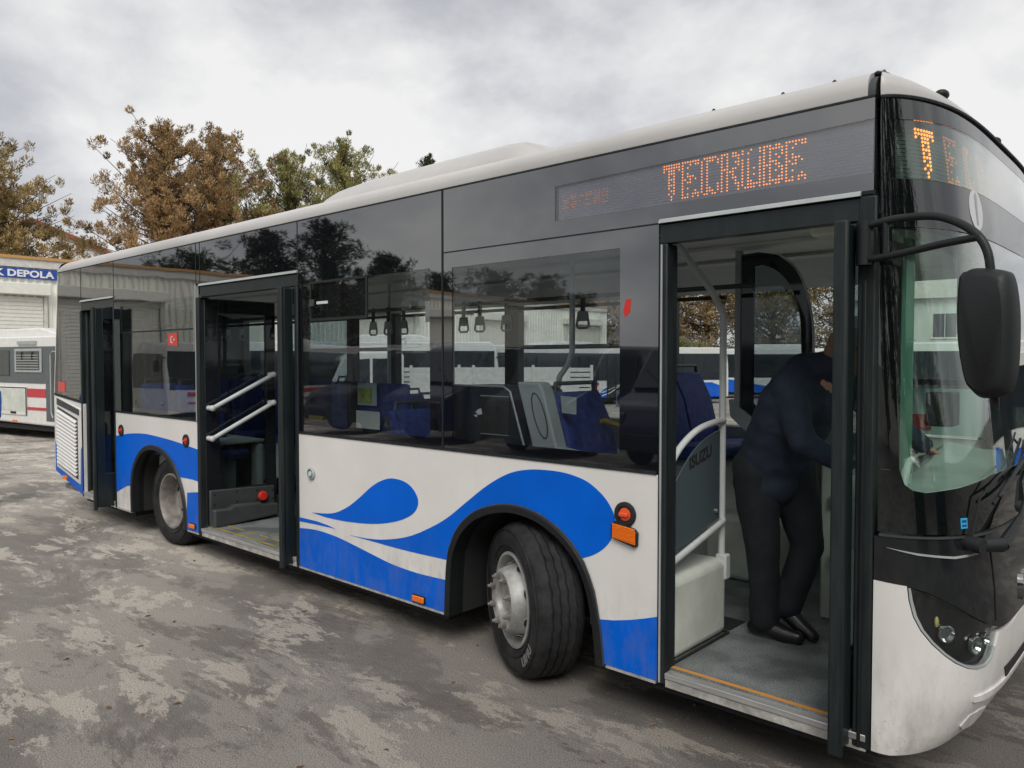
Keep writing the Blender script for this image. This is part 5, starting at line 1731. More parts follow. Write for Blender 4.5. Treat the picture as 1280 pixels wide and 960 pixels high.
def parked_bus(label, loc, rz, L=10.5, scheme='red', pod=True, mirror=True, wxs=None):
    t = thing('parked_bus', label, 'bus', (loc[0], loc[1], gz(loc[0], loc[1]) if len(loc) < 3 else loc[2]), rz, busgroup)
    H = 2.9; Wd = 2.45
    side = [(0, .34), (.0, 1.2), (.06, 2.5), (.12, 2.80), (.3, H), (L - .35, H), (L - .12, 2.8), (L - .02, 2.0), (L, 1.1), (L, .34)]
    wxs = wxs or (2.3, L - 2.7)
    P = [(0, .34)]
    for wx in wxs:
        P += [(wx + .56 * math.cos(a), .40 + .56 * math.sin(a)) for a in np.linspace(math.pi, 0, 11)]
        P[-11:] = [(p[0], max(.34, p[1])) for p in P[-11:]]
    P += [(L, .34), (L, 1.1), (L - .02, 2.0), (L - .12, 2.7), (L - .3, H), (.3, H), (.1, 2.7), (.02, 2.0), (0, 1.2)]
    build(MB().prism(P, 'y', 0, Wd), 'body', M_bwhite, t, bevel=.05, seg=2)
    build(MB().box(.2, L - .2, .1, Wd - .1, .2, .335), 'underbody', M_chassis, t)
    band = M_bgrey if scheme == 'grey' else M_bglass
    z0, z1 = 1.22, 2.58
    build(MB().box(.12, L - .16, -.012, .0, z0, z1), 'window_band', band, t)
    nx = 7
    for k in range(nx):
        a = .25 + k * (L - .6) / nx
        b = a + (L - .6) / nx - .12
        if scheme == 'grey' and k in (nx - 1,): continue
        if k in (1, 4) and scheme != 'grey': # doors
            d = build(MB().box(a, b, -.03, -.012, .36, 2.45), 'door', M_bglass, t)
            for q in (a, (a + b) / 2 - .03, b - .06):
                build(MB().box(q, q + .06, -.045, -.03, .38, 2.43), 'door_frame', M_trim, d)
        else:
            build(MB().box(a, b, -.022, -.012, z0 + (.18 if scheme == 'grey' else .08), z1 - .1), 'window', M_bglass, t)
    if scheme in ('red', 'grey'):
        build(MB().box(.15, L - .9, -.016, -.001, .98, 1.13), 'red_stripe', M_bred, t)
        build(MB().box(.15, L - .9, -.016, -.001, .70, .76), 'red_stripe', M_bred, t)
    else:
        wv = catmull([(1.0, .36), (1.2, .55), (1.8, .92), (2.8, 1.12), (3.9, 1.08), (5.2, .82), (6.6, .62), (7.6, .75), (8.4, 1.02), (9.2, 1.08), (9.9, .9), (10.1, .6)], 4)
        wv = [(p[0] * L / 10.5, p[1]) for p in wv] + [(L - .6, .36)]
        # clipped round the wheels by cutting the sheet into strips
        m = MB()
        for i in range(len(wv) - 2):
            a, b = wv[i], wv[i + 1]
            if b[0] <= a[0] + .001: continue
            def lowz(x):
                z = .36
                for wx in wxs:
                    if abs(x - wx) < .6: z = max(z, .40 + math.sqrt(max(0, .36 - (x - wx) ** 2)))
                return z
            la, lb = lowz(a[0]), lowz(b[0])
            if a[1] <= la and b[1] <= lb: continue
            m.add([(a[0], -.006, la), (b[0], -.006, lb), (b[0], -.006, max(lb, b[1])), (a[0], -.006, max(la, a[1])),
                   (a[0], 0, la), (b[0], 0, lb), (b[0], 0, max(lb, b[1])), (a[0], 0, max(la, a[1]))], [(0, 1, 2, 3), (4, 5, 6, 7), (3, 2, 6, 7), (0, 1, 5, 4)])
        build(m, 'blue_wave', M_blue, t, merge=False)
        for k in range(3):
            build(MB().tube(catmull([(1.05, -.008, .45 + k * .16), (1.5, -.008, .62 + k * .17), (2.0, -.008, .98 + k * .05)], 4), .035 - k * .006, 6), 'white_ray', M_bwhite, t)
        build(MB().box(L - 1.4, L - .9, -.008, .0, .36, 1.1), 'blue_panel', M_blue, t)
    for wx in wxs:
        for yy, ax in ((.02, (0, -1, 0)), (Wd - .02, (0, 1, 0))):
            w = build(MB().lathe([(.26, -.06), (.262, 0), (.30, .015), (.40, .012), (.43, -.02), (.43, -.22), (.40, -.25), (.2, -.25)], (wx, yy, .43), ax, 28), 'wheel', M_tyre, t, smooth=True)
            build(MB().lathe([(.262, .016), (.25, .018), (.225, -.05), (.19, -.045), (.165, .01), (.12, .015), (.09, -.02), (0, -.02)], (wx, yy, .43), ax, 28, cap0=False), 'rim', M_rim, w, smooth=True)
        build(MB().box(wx - .55, wx + .55, .30, Wd - .3, .34, .95), 'wheel_well', M_chassis, t)
    # ends
    build(MB().box(L + .001, L + .02, .12, Wd - .12, 1.25, 2.5), 'windscreen', M_bglass, t, bevel=.01)
    build(MB().box(-.02, -.001, .2, Wd - .2, 1.5, 2.4), 'rear_window', M_bglass, t, bevel=.01)
    for yy in (.25, Wd - .25):
        build(MB().lathe([(.09, 0), (.09, .02), (0, .03)], (L, yy, .75), (1, 0, 0), 16), 'headlight', M_lamp, t)
        build(MB().box(-.03, -.002, yy - .1, yy + .1, .8, 1.1), 'tail_light', M_red, t)
    if pod:
        m = MB()
        x0, x1 = L * .42, L * .75
        m.prism([(x0, 2.89), (x0 + .15, 3.08), (x0 + .6, 3.16), (x1 - .5, 3.16), (x1 - .12, 3.05), (x1, 2.89)], 'y', .45, Wd - .45)
        build(m, 'roof_pod', M_bwhite, t, bevel=.05)
    if mirror:
        build(MB().tube([(L - .1, -.02, 2.35), (L + .25, -.12, 2.4), (L + .32, -.15, 2.2)], .02, 6).box(L + .24, L + .40, -.22, -.10, 1.85, 2.25), 'mirror', M_trim, t)
    return t


# grey banded bus at the left edge, with barred side window and open engine cover
lb = parked_bus('white and grey bus with red stripes and a barred window parked at the left edge', (-33.15, 2.37, -.45), R(10.8), L=10.3, scheme='grey', pod=False, wxs=(1.6, 5.1))
for ch in list(lb.children):
    if ch.name.startswith(('window', 'red_stripe')) : bpy.data.objects.remove(ch, do_unlink=True)
build(MB().box(.1, 10.2, -.012, 0, 1.55, 2.60), 'window_band', M_bgrey, lb)
build(MB().box(9.05, 10.2, -.014, 0, .50, 1.549), 'window_band', M_bgrey, lb)
for x0 in (1.0, 2.6, 4.2, 5.8):
    build(MB().box(x0, x0 + 1.3, -.03, -.012, 1.75, 2.5), 'window', M_bglass, lb, bevel=.01)
wf = build(MB().box(7.42, 8.88, -.04, -.012, 1.86, 2.54), 'window', M_greyplastic, lb, bevel=.02)
build(MB().box(7.52, 8.78, -.045, -.041, 1.93, 2.47), 'pane', M_bglass, wf)
for k in range(6):
    build(MB().box(7.55, 8.75, -.058, -.046, 1.97 + k * .075, 1.99 + k * .075), 'window_bar', M_greyplastic, wf)
for xx in (7.85, 8.4):
    build(MB().box(xx, xx + .04, -.066, -.059, 2.22, 2.45), 'window_clip', M_black, wf)
df = build(MB().tube([(9.40, -.02, .60), (9.32, -.02, .75), (9.32, -.02, 2.35), (9.42, -.02, 2.45), (10.15, -.02, 2.45)], .02, 6), 'door_outline', M_greyplastic, lb)
build(MB().box(9.42, 10.1, -.02, -.013, .7, 2.38), 'door_glass', M_bglass, df)
build(MB().box(8.05, 9.04, -.016, 0, 1.16, 1.40), 'red_stripe', M_bred, lb)
build(MB().box(8.05, 9.04, -.016, 0, .79, .87), 'red_stripe', M_bred, lb)
hc = build(MB().box(6.3, 8.02, -.03, 0, .62, 1.45), 'engine_cover', M_bwhite, lb, bevel=.02)
build(MB().box(6.5, 7.92, -.036, -.031, .74, 1.38), 'cover_panel', M_cream, hc)
build(MB().box(6.3, 8.04, -.034, -.031, 1.40, 1.43).box(7.98, 8.03, -.034, -.031, .62, 1.40), 'cover_gap', M_trim, hc)
build(MB().box(7.15, 7.45, -.045, -.001, .66, .72), 'cover_latch', M_trim, lb)
build(MB().box(7.2, 7.45, -.02, -.001, .42, .47), 'side_marker', M_orange, lb)
build(MB().prism([(1.5, 2.89), (1.9, 3.12), (8.4, 3.14), (9.6, 2.89)], 'y', .2, 2.2), 'roof_fairing', M_bwhite, lb, bevel=.04)
build(MB().box(7.6, 8.6, -.05, .0, 2.66, 2.76), 'roof_grille', M_greyplastic, lb)

parked_bus('white bus parked behind the truck, seen through the middle side windows', (-25.4, 10.1), R(42.5), L=9.4, scheme='red')
bb = parked_bus('long white bus with red stripes and a line of lettering parked along the depot wall', (-22.8, 20.3), R(90), L=11.4, scheme='red')


parked_bus('white bus with blue wave stripe seen through the front door beneath brown trees', (-24.4, 37.0), R(29.5), L=11, scheme='blue')
parked_bus('second blue and white bus half hidden behind the door partition', (-13.6, 43.6), R(29.5), L=10, scheme='blue')
parked_bus('white bus showing its front between the seats and the front door post', (-23.3, 27.6), R(55), L=8, scheme='blue', pod=False)
parked_bus('blue and white bus standing at the right edge behind the mirror', (-3.4, 16.6), R(6), L=11, scheme='blue')
parked_bus('blue and white bus seen through the windscreen left of the mirror', (-8.6, 27.0), R(22), L=10.5, scheme='blue')
parked_bus('white bus before the depot doors, seen only as a reflection in the rear windows', (-27.0, -19.5), R(90), L=11, scheme='red')
parked_bus('white bus across the yard, seen only as a reflection in the middle windows', (-22.0, -27.0), R(118), L=10.5, scheme='blue')

# white dropside truck with slatted body
tk = thing('truck', 'white dropside truck with slatted body parked behind our bus', 'truck', (-16.97, 8.3, gz(-16.97, 8.3)), math.atan2(6.0, 3.7), None)
cabp = [(0, .45), (0, 1.15), (.12, 1.30), (.45, 2.05), (.75, 2.2), (1.95, 2.22), (2.05, 2.1), (2.05, .45)]
bd = build(MB().prism([(.0, .45), (.0, 1.15), (.12, 1.30), (.30, 1.70), (.45, 2.05), (.75, 2.2), (1.95, 2.22), (2.05, 2.1), (2.05, .45)], 'y', 0, 1.75), 'cab', M_bwhite, tk, bevel=.06, seg=3)
build(MB().prism([(.45, 1.32), (.68, 1.98), (1.15, 2.02), (1.15, 1.32)], 'y', -.012, .0), 'window', M_bglass, bd)
build(MB().prism([(1.22, 1.32), (1.22, 2.02), (1.82, 2.02), (1.86, 1.32)], 'y', -.012, .0), 'window', M_bglass, bd)
build(MB().hexa([(.08, .15, 1.30), (.08, 1.6, 1.30), (.40, 1.6, 2.02), (.40, .15, 2.02), (.05, .15, 1.31), (.05, 1.6, 1.31), (.37, 1.6, 2.04), (.37, .15, 2.04)]), 'windscreen', M_bglass, bd)
bedp = part_empty('slatted_body', tk)
build(MB().box(2.2, 7.4, 0, 1.9, .95, 1.05), 'load_floor', M_slat, bedp)
for yy in (0.0, 1.86):
    for k in range(5):
        build(MB().box(2.25, 7.35, yy, yy + .03, 1.07 + k * .145, 1.18 + k * .145), 'slat', M_slat, bedp)
    for xx in (2.2, 3.9, 5.6, 7.34):
        build(MB().box(xx, xx + .07, yy - .02, yy + .05, .95, 1.84), 'stake', M_slat, bedp)
build(MB().tube([(2.1, .1, 2.3), (2.1, .1, 2.55), (2.1, 1.6, 2.55), (2.1, 1.6, 2.3)], .025, 6).tube([(2.1, .1, 2.3), (3.4, .1, 2.45)], .02, 6), 'ladder_rack', M_slat, tk)
build(MB().box(.3, 7.2, .3, 1.5, .42, .6), 'chassis', M_chassis, tk)
for xx in (.95, 6.0):
    for yy, ax in ((.02, (0, -1, 0)), (1.75, (0, 1, 0))):
        w = build(MB().lathe([(.2, 0), (.24, .012), (.33, .01), (.36, -.02), (.36, -.2), (.2, -.2)], (xx, yy, .36), ax, 24), 'wheel', M_tyre, tk, smooth=True)
        build(MB().lathe([(.2, 0), (.17, -.03), (0, -.02)], (xx, yy, .36), ax, 20), 'rim', M_rim, w, smooth=True)

# ------------------------------------------------------------------ depot building
M_corr = mat('corrugated_cladding', (0.84, 0.84, 0.76), 0.5, var=.07, vscale=.5, stretch=(1, 1, .3))
M_shutter = mat('shutter_metal', (0.76, 0.75, 0.68), 0.5, var=.05)
M_conc = mat('pale_concrete', (0.60, 0.59, 0.55), 0.8, var=.1)
M_ochre = mat('ochre_roof_edge', (0.50, 0.28, 0.10), 0.7)
M_signblue = mat('sign_blue', (0.02, 0.07, 0.32), 0.4)
M_signwhite = mat('sign_white', (0.75, 0.75, 0.75), 0.5)
DX = -35.0
dep = thing('depot_building', 'long pale corrugated depot hall with roller shutters and a blue sign on its wall', 'building', (DX, 5, -.5))
OFF = (DX, 5, -.5)
Y0, Y1 = -42, 46
V = []; F = []
y = Y0; k = 0
prof = [(0, 0), (.10, 0), (.14, .05), (.24, .05), (.28, 0)]
ys = []
while y < Y1:
    for a, b in prof[:-1]:
        ys.append((y + a, b))
    y += .28
for yy, b in ys: V += [(DX + b, yy, -.5), (DX + b, yy, 5.45)]
F = [(2 * i, 2 * i + 2, 2 * i + 3, 2 * i + 1) for i in range(len(ys) - 1)]
mb = MB(); mb.add(V, F)
build(mb, 'wall', M_corr, dep)
build(MB().box(DX - 18, DX - .02, Y0, Y1, -.5, 5.4), 'hall_body', M_corr, dep)
build(MB().box(DX - 18.2, DX + .14, Y0 - .1, Y1 + .1, 5.42, 5.74), 'parapet', M_conc, dep)
build(MB().box(DX - 18.3, DX + .20, Y0 - .15, Y1 + .15, 5.745, 5.86), 'roof_edge', M_ochre, dep)
cents = [5.2, 14.9, 24.6, 34.3, 43.0, -9.8, -19.5, -29.2]
for cy in cents:
    sh = build(MB().box(DX + .07, DX + .10, cy - 2.0, cy + 2.0, -.5, 4.25), 'roller_shutter', M_shutter, dep)
    for k in range(31):
        z = -.45 + k * .15
        build(MB().box(DX + .10, DX + .125, cy - 1.98, cy + 1.98, z, z + .115), 'shutter_slat', M_shutter, sh)
    build(MB().box(DX + .05, DX + .20, cy - 2.12, cy - 2.01, -.5, 4.3).box(DX + .05, DX + .20, cy + 2.01, cy + 2.12, -.5, 4.3), 'shutter_guide', M_conc, dep)
    build(MB().box(DX + .06, DX + .45, cy - 2.3, cy + 2.2, 4.32, 4.78), 'shutter_box', M_shutter, dep, bevel=.03)
for cy in (9.9, 19.7, 29.4, 31.0, -5.0, -14.6):
    build(MB().box(DX + .06, DX + .09, cy - .6, cy + .6, 4.62, 4.78), 'wall_vent', M_trim, dep)
sg = build(MB().box(DX + .07, DX + .14, -1.5, 7.72, 4.98, 5.37), 'sign_board', M_signblue, dep)
me = text_mesh('K DEPOLA', .36, .012, .012, 1.02)
vs = np.array([v.co[:] for v in me.vertices]); wtxt = vs[:, 0].max(); x_min = vs[:, 0].min()
scl = 2.05 / (wtxt - x_min)
me.transform(Matrix(((0, 0, 1, DX + .15), (scl * 1.0, 0, 0, 7.60 - wtxt * scl), (0, 1, 0, 5.05), (0, 0, 0, 1))))
me.transform(Matrix.Translation((-OFF[0], -OFF[1], -OFF[2])))
link(me, 'sign_lettering', M_signwhite, sg)
OFF = (0, 0, 0)

# ------------------------------------------------------------------ houses behind
M_render = mat('pale_render', (0.70, 0.68, 0.64), 0.9, var=.08, vscale=1.0)
M_tile = mat('red_roof_tile', (0.26, 0.085, 0.045), 0.85, var=.25, vscale=8)
M_pink = mat('pink_render', (0.42, 0.24, 0.19), 0.9, var=.08, vscale=1.0)
hs = thing('house', 'white rendered house with red tiled roof and chimney beyond the depot', 'house', (-85.2, 21.6, -.5), R(-18))
build(MB().prism([(-5.6, 0), (5.6, 0), (5.6, 12.35), (0, 14.6), (-5.6, 12.35)], 'x', -12, 6), 'wall', M_render, hs)
rf = build(MB().prism([(-6.6, 11.95), (0, 14.62), (6.6, 11.95), (6.6, 12.30), (0, 15.02), (-6.6, 12.30)], 'x', -12.6, 6.5), 'roof', M_tile, hs)
build(MB().box(-1.2, -.4, 3.2, 4.1, 12.6, 14.4), 'chimney', M_render, rf)
build(MB().box(-1.35, -.25, 3.05, 4.25, 14.4, 14.6), 'chimney_cap', M_conc, rf)
for k in range(3):
    for zz in (2.5, 5.5, 8.5):
        w = build(MB().box(6.0, 6.06, -4.2 + k * 3.4, -2.8 + k * 3.4, zz, zz + 1.5), 'window', M_bglass, hs)
        build(MB().box(6.061, 6.14, -4.3 + k * 3.4, -2.7 + k * 3.4, zz - .15, zz - .02), 'sill', M_conc, w)
ap = thing('apartment_building', 'pink rendered apartment block far behind the mirror with a mast on its roof', 'building', (-13.5, 93, -.5), R(-12))
build(MB().box(-5, 14, 0, 12, 0, 9.0), 'wall', M_pink, ap)
build(MB().box(-5.3, 14.3, -.3, 12.3, 9.0, 9.4), 'roof_slab', M_render, ap)
for k in range(6):
    for zz in (1.2, 4.0, 6.8):
        w = build(MB().box(-4 + k * 3, -2.6 + k * 3, -.05, 0, zz, zz + 1.4), 'window', M_bglass, ap)
        build(MB().box(-4.1 + k * 3, -2.5 + k * 3, -.12, -.051, zz - .15, zz - .02), 'sill', M_render, w)
build(MB().tube([(-3, 4, 9.4), (-3, 4, 16)], .08, 6).tube([(-3.6, 4, 14.5), (-2.4, 4, 14.5)], .04, 5).tube([(-3.4, 4, 15.2), (-2.6, 4, 15.2)], .04, 5), 'roof_mast', M_trim, ap)

of = thing('office_building', 'pale green white office block seen through the cab windows and windscreen', 'building', (-19.0, 50.5, -.5), R(14))
build(MB().box(0, 15, 0, 8, 0, 6.2), 'wall', mat('pale_office_render', (0.60, 0.62, 0.58), .9, var=.06, vscale=.8), of)
build(MB().prism([(-.4, 6.2), (15.4, 6.2), (14.0, 7.6), (1.0, 7.6)], 'y', -.4, 8.4), 'roof', M_conc, of)
for k in range(6):
    for zz in (1.0, 3.7):
        w = build(MB().box(.9 + k * 2.4, 2.2 + k * 2.4, -.06, -.001, zz, zz + 1.5), 'window', M_bglass, of)
        build(MB().box(.8 + k * 2.4, 2.3 + k * 2.4, -.1, -.061, zz - .1, zz - .01).box(1.53 + k * 2.4, 1.57 + k * 2.4, -.08, -.061, zz, zz + 1.5), 'window_frame', M_render, w)

# ------------------------------------------------------------------ trees
def leaf_mat(name, c1, c2, c3, scale=.55):
    m = bpy.data.materials.new(name); m.use_nodes = True
    nt = m.node_tree; b = nt.nodes['Principled BSDF']
    t_ = nt.nodes.new('ShaderNodeTexCoord')
    n = nt.nodes.new('ShaderNodeTexNoise'); n.inputs['Scale'].default_value = scale; n.inputs['Detail'].default_value = 6; n.inputs['Roughness'].default_value = .7
    nt.links.new(t_.outputs['Object'], n.inputs['Vector'])
    r = nt.nodes.new('ShaderNodeValToRGB')
    r.color_ramp.elements[0].position = .36; r.color_ramp.elements[0].color = (*c1, 1)
    r.color_ramp.elements[1].position = .64; r.color_ramp.elements[1].color = (*c3, 1)
    e_ = r.color_ramp.elements.new(.5); e_.color = (*c2, 1)
    nt.links.new(n.outputs['Fac'], r.inputs['Fac'])
    nt.links.new(r.outputs[0], b.inputs['Base Color'])
    b.inputs['Roughness'].default_value = .8
    b.inputs['Specular IOR Level'].default_value = .15
    return m


L_brown = leaf_mat('browned_needles', (.13, .09, .05), (.31, .21, .105), (.46, .33, .17))
L_olive = leaf_mat('olive_needles', (.11, .095, .045), (.26, .20, .09), (.42, .33, .15))
L_green = leaf_mat('green_needles', (.09, .11, .045), (.24, .235, .09), (.42, .38, .15))
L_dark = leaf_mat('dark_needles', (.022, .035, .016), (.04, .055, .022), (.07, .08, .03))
L_fresh = leaf_mat('fresh_leaves', (.06, .11, .02), (.14, .22, .03), (.26, .32, .06))
M_bark = mat('bark', (.075, .055, .042), .9, var=.3, vscale=6, stretch=(3, 3, .5), bump=.5, bscale=12)


def tree(label, x, y, h, r, lm, seed, base=.12, limbs=64, per=5, leaves=96, clump=.60, lsize=.095, profile=None, group=None, lean=(0, 0), up=.55, cat='tree'):
    rg = np.random.default_rng(seed)
    z0 = gz(x, y)
    if group == 'trees behind the depot': h *= 1.07; r *= 1.22; leaves = int(leaves * 1.5); clump *= .74; limbs = int(limbs * 1.35); per = int(per * 1.6); leaves = int(leaves * .62)
    t = thing('tree', label, cat, (x, y, z0), rg.uniform(0, 6.28) if False else 0, group)
    prof = profile or (lambda q: (1 - q) ** .55 * (0.35 + 1.3 * min(1, q * 3.0)) * .85)
    trunk = MB()
    top = Vector((lean[0] * h, lean[1] * h, h * .97))
    def tp(q):
        return Vector((top.x * q + .12 * math.sin(q * 9 + seed), top.y * q + .12 * math.cos(q * 7 + seed), top.z * q))
    n = 9
    trunk.tube([tp(.95 * i / n) for i in range(n + 1)], [max(.035, h * .02 * (1 - .93 * i / n)) for i in range(n + 1)], 8)
    centers = []; rad = []
    for i in range(limbs):
        q = base + (1 - base) * ((i + rg.uniform(0, 1)) / limbs)
        az = i * 2.399 + rg.uniform(-.5, .5)
        ln = r * prof((q - base) / (1 - base)) * rg.uniform(.8, 1.5)
        if ln < .15: ln = .15
        p0 = tp(q * .93)
        d = Vector((math.cos(az), math.sin(az), up * rg.uniform(.2, 1.2)))
        p1 = p0 + d * ln * .5
        p2 = p0 + Vector((d.x * ln, d.y * ln, d.z * ln * 1.1 + .1 * ln))
        trunk.tube([p0, p1, p2], [max(.03, .06 * ln / 3 + .02), .03, .012], 5, caps=False)
        m = max(2, int(per * ln / r + 1.5))
        for j in range(m):
            f = (j + .6) / m
            c = p0.lerp(p1, f * 2) if f < .5 else p1.lerp(p2, f * 2 - 1)
            c = c + Vector(rg.normal(0, .16 * ln * .5, 3))
            centers.append(c); rad.append(clump * rg.uniform(.55, 1.25) * (1.1 - .35 * f))
    for i in range(22):
        centers.append(tp(.955 - .010 * i) + Vector((rg.normal(0, .10 + .045 * i), rg.normal(0, .10 + .045 * i), rg.uniform(-.1, .15)))); rad.append(clump * (.34 + .025 * i))
    K = len(centers)
    cen = np.array([tuple(c) for c in centers]); rad = np.array(rad)
    idx = np.repeat(np.arange(K), leaves)
    N = len(idx)
    pos = rg.normal(0, 1, (N, 3)); pos /= np.linalg.norm(pos, axis=1)[:, None]
    pos *= (rg.uniform(.25, 1.0, (N, 1)) ** .5) * rad[idx][:, None]
    pos[:, 2] *= 1.0 if group == 'trees behind the depot' else .75
    pos += cen[idx]
    # leaf tufts: little pointed quads aimed outwards and up
    out = pos - cen[idx]; out[:, 2] += (.8 if group == 'trees behind the depot' else .35) * rad[idx]
    out += rg.normal(0, .35, (N, 3)) * rad[idx][:, None]
    out /= (np.linalg.norm(out, axis=1)[:, None] + 1e-6)
    rnd_ = rg.normal(0, 1, (N, 3))
    sd = np.cross(out, rnd_); sd /= (np.linalg.norm(sd, axis=1)[:, None] + 1e-6)
    s_ = lsize * rg.uniform(.6, 1.4, (N, 1))
    a = pos - out * s_ * .9; b = pos + sd * s_ * .27; c = pos + out * s_ * 1.35; d = pos - sd * s_ * .27
    Vv = np.stack([a, b, c, d], 1).reshape(-1, 3)
    me = bpy.data.meshes.new('crown')
    me.vertices.add(len(Vv)); me.vertices.foreach_set('co', Vv.astype(np.float32).ravel())
    me.loops.add(N * 4); me.loops.foreach_set('vertex_index', np.arange(N * 4, dtype=np.int32))
    me.polygons.add(N); me.polygons.foreach_set('loop_start', np.arange(0, N * 4, 4, dtype=np.int32))
    me.update(calc_edges=True)
    link(me, 'crown', lm, t)
    build(trunk, 'trunk', M_bark, t, smooth=True, merge=False)
    return t


bushy = lambda q: (1 - q) ** .5 * (.55 + .9 * min(1, q * 2.5)) * .85
col_ = lambda q: (1 - q) ** .8 * 1.05 + .1
tree('tall brown and olive pine standing behind the depot sign at the far left', -56.0, 9.2, 16.8, 4.0, L_olive, 3, limbs=150, per=6, group='trees behind the depot', up=.35)
tree('broad browned pine, left crown of the pair above the bus roof', -51.3, 19.4, 17.8, 3.9, L_brown, 11, limbs=90, per=6, profile=bushy, group='trees behind the depot', up=.6)
tree('browned pine with a ragged top, right crown of the pair above the bus roof', -50.4, 22.4, 17.9, 3.9, L_brown, 12, limbs=84, per=6, profile=bushy, group='trees behind the depot', up=.6)
tree('low brown green tree between the brown pines and the green pines', -48.4, 24.4, 12.6, 3.2, L_olive, 13, limbs=50, profile=bushy, group='trees behind the depot')
tree('yellow green pine, shorter of the two above the middle of the bus roof', -49.2, 27.0, 17.0, 4.3, L_green, 14, limbs=78, per=5, profile=col_, group='trees behind the depot', up=.9)
tree('tall yellow green pine, taller of the two above the middle of the bus roof', -47.6, 30.9, 18.4, 4.1, L_green, 15, limbs=84, per=5, profile=col_, group='trees behind the depot', up=.9)
tree('dark pine whose tip shows just right of the green pines over the roof', -48.8, 34.2, 15.6, 2.4, L_dark, 16, limbs=50, profile=col_, group='trees behind the depot', up=.9)
tree('dark pine whose thin tip shows above the roof pod', -45.4, 37.2, 18.2, 1.8, L_dark, 17, limbs=54, profile=col_, group='trees behind the depot', up=.9)
# brown wood seen through the open front door and the side window
for i, (x_, y_, h_, r_, m_, lb_) in enumerate([
        (-39.5, 49.5, 11.5, 4.2, L_olive, 'brown tree rising beyond the depot end, leftmost seen through the front side window'),
        (-35.0, 51.0, 14.5, 4.4, L_brown, 'brown tree behind the blue wave bus, left of the grab pole in the front door'),
        (-30.5, 54.0, 15.5, 4.6, L_brown, 'brown tree behind the blue wave bus, at the grab pole in the front door'),
        (-26.0, 56.5, 15.0, 4.6, L_olive, 'brown tree behind the blue wave bus, right of the grab pole in the front door'),
        (-21.0, 59.0, 14.5, 4.4, L_olive, 'olive tree behind the door partition of the front entrance'),
        (-9.0, 64.0, 9.5, 4.0, L_green, 'green tree seen through the windscreen behind the mirror')]):
    tree(lb_, x_, y_, h_, r_, m_, 30 + i, base=.05, limbs=70, per=6, leaves=44, clump=.85, lsize=.17, profile=bushy, group='trees at the far side of the yard')
tree('small bright green tree below the pink apartment block at the right edge', -9.5, 70, 6.0, 2.6, L_fresh, 44, base=.08, limbs=46, profile=bushy, clump=.7)
tree('small yellow green bush behind the blue wave bus in the front door', -28.6, 46.5, 3.9, .9, L_green, 45, base=.05, limbs=24, profile=bushy, group=None, cat='bush')
# trees on the camera's side of the yard: the photograph shows them as reflections in the windows
for i, (x_, y_, h_, r_) in enumerate([(-50, -11.5, 7.6, 4.4), (-47.5, -15.0, 8.2, 4.0), (-44.4, -18.0, 9.0, 3.4), (-36.6, -18.2, 9.6, 2.4), (-34.6, -20.4, 10.1, 2.2),
                                        (-33.0, -23.0, 8.4, 1.9), (-37.4, -31.0, 8.2, 2.0), (-37.8, -36.5, 9.0, 2.6), (-35.4, -39.5, 8.6, 2.6), (-36.6, -44.8, 7.8, 2.2)]):
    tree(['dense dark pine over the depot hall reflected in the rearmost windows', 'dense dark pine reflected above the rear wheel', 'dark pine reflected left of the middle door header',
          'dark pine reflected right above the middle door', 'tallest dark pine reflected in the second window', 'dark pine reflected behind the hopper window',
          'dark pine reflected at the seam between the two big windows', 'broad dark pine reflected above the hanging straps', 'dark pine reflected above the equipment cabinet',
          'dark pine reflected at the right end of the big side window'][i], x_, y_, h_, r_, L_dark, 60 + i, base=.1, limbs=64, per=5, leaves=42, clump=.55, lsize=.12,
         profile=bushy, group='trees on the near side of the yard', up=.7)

# unseen dark trees and vans, added on the camera's side to darken the glass reflections
for i, (x_, y_, h_, r_) in enumerate([(21.5, -1.0, 12.5, 4.2), (20.5, -6.5, 13.0, 4.4), (18.0, -11.5, 12.5, 4.2), (14.5, -16.0, 13.0, 4.2), (9.5, -19.5, 12.0, 4.0), (4.0, -21.5, 11.0, 3.8)]):
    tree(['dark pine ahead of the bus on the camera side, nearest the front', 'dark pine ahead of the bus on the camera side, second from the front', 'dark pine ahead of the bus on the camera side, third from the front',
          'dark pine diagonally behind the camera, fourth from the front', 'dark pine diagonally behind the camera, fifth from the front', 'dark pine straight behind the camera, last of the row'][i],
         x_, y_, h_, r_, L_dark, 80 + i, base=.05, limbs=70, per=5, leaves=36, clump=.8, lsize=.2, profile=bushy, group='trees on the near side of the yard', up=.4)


M_vandark = mat('van_charcoal_paint', (0.018, 0.02, 0.024), 0.25, coat=.4)
M_vannavy = mat('van_navy_paint', (0.012, 0.018, 0.045), 0.25, coat=.4)


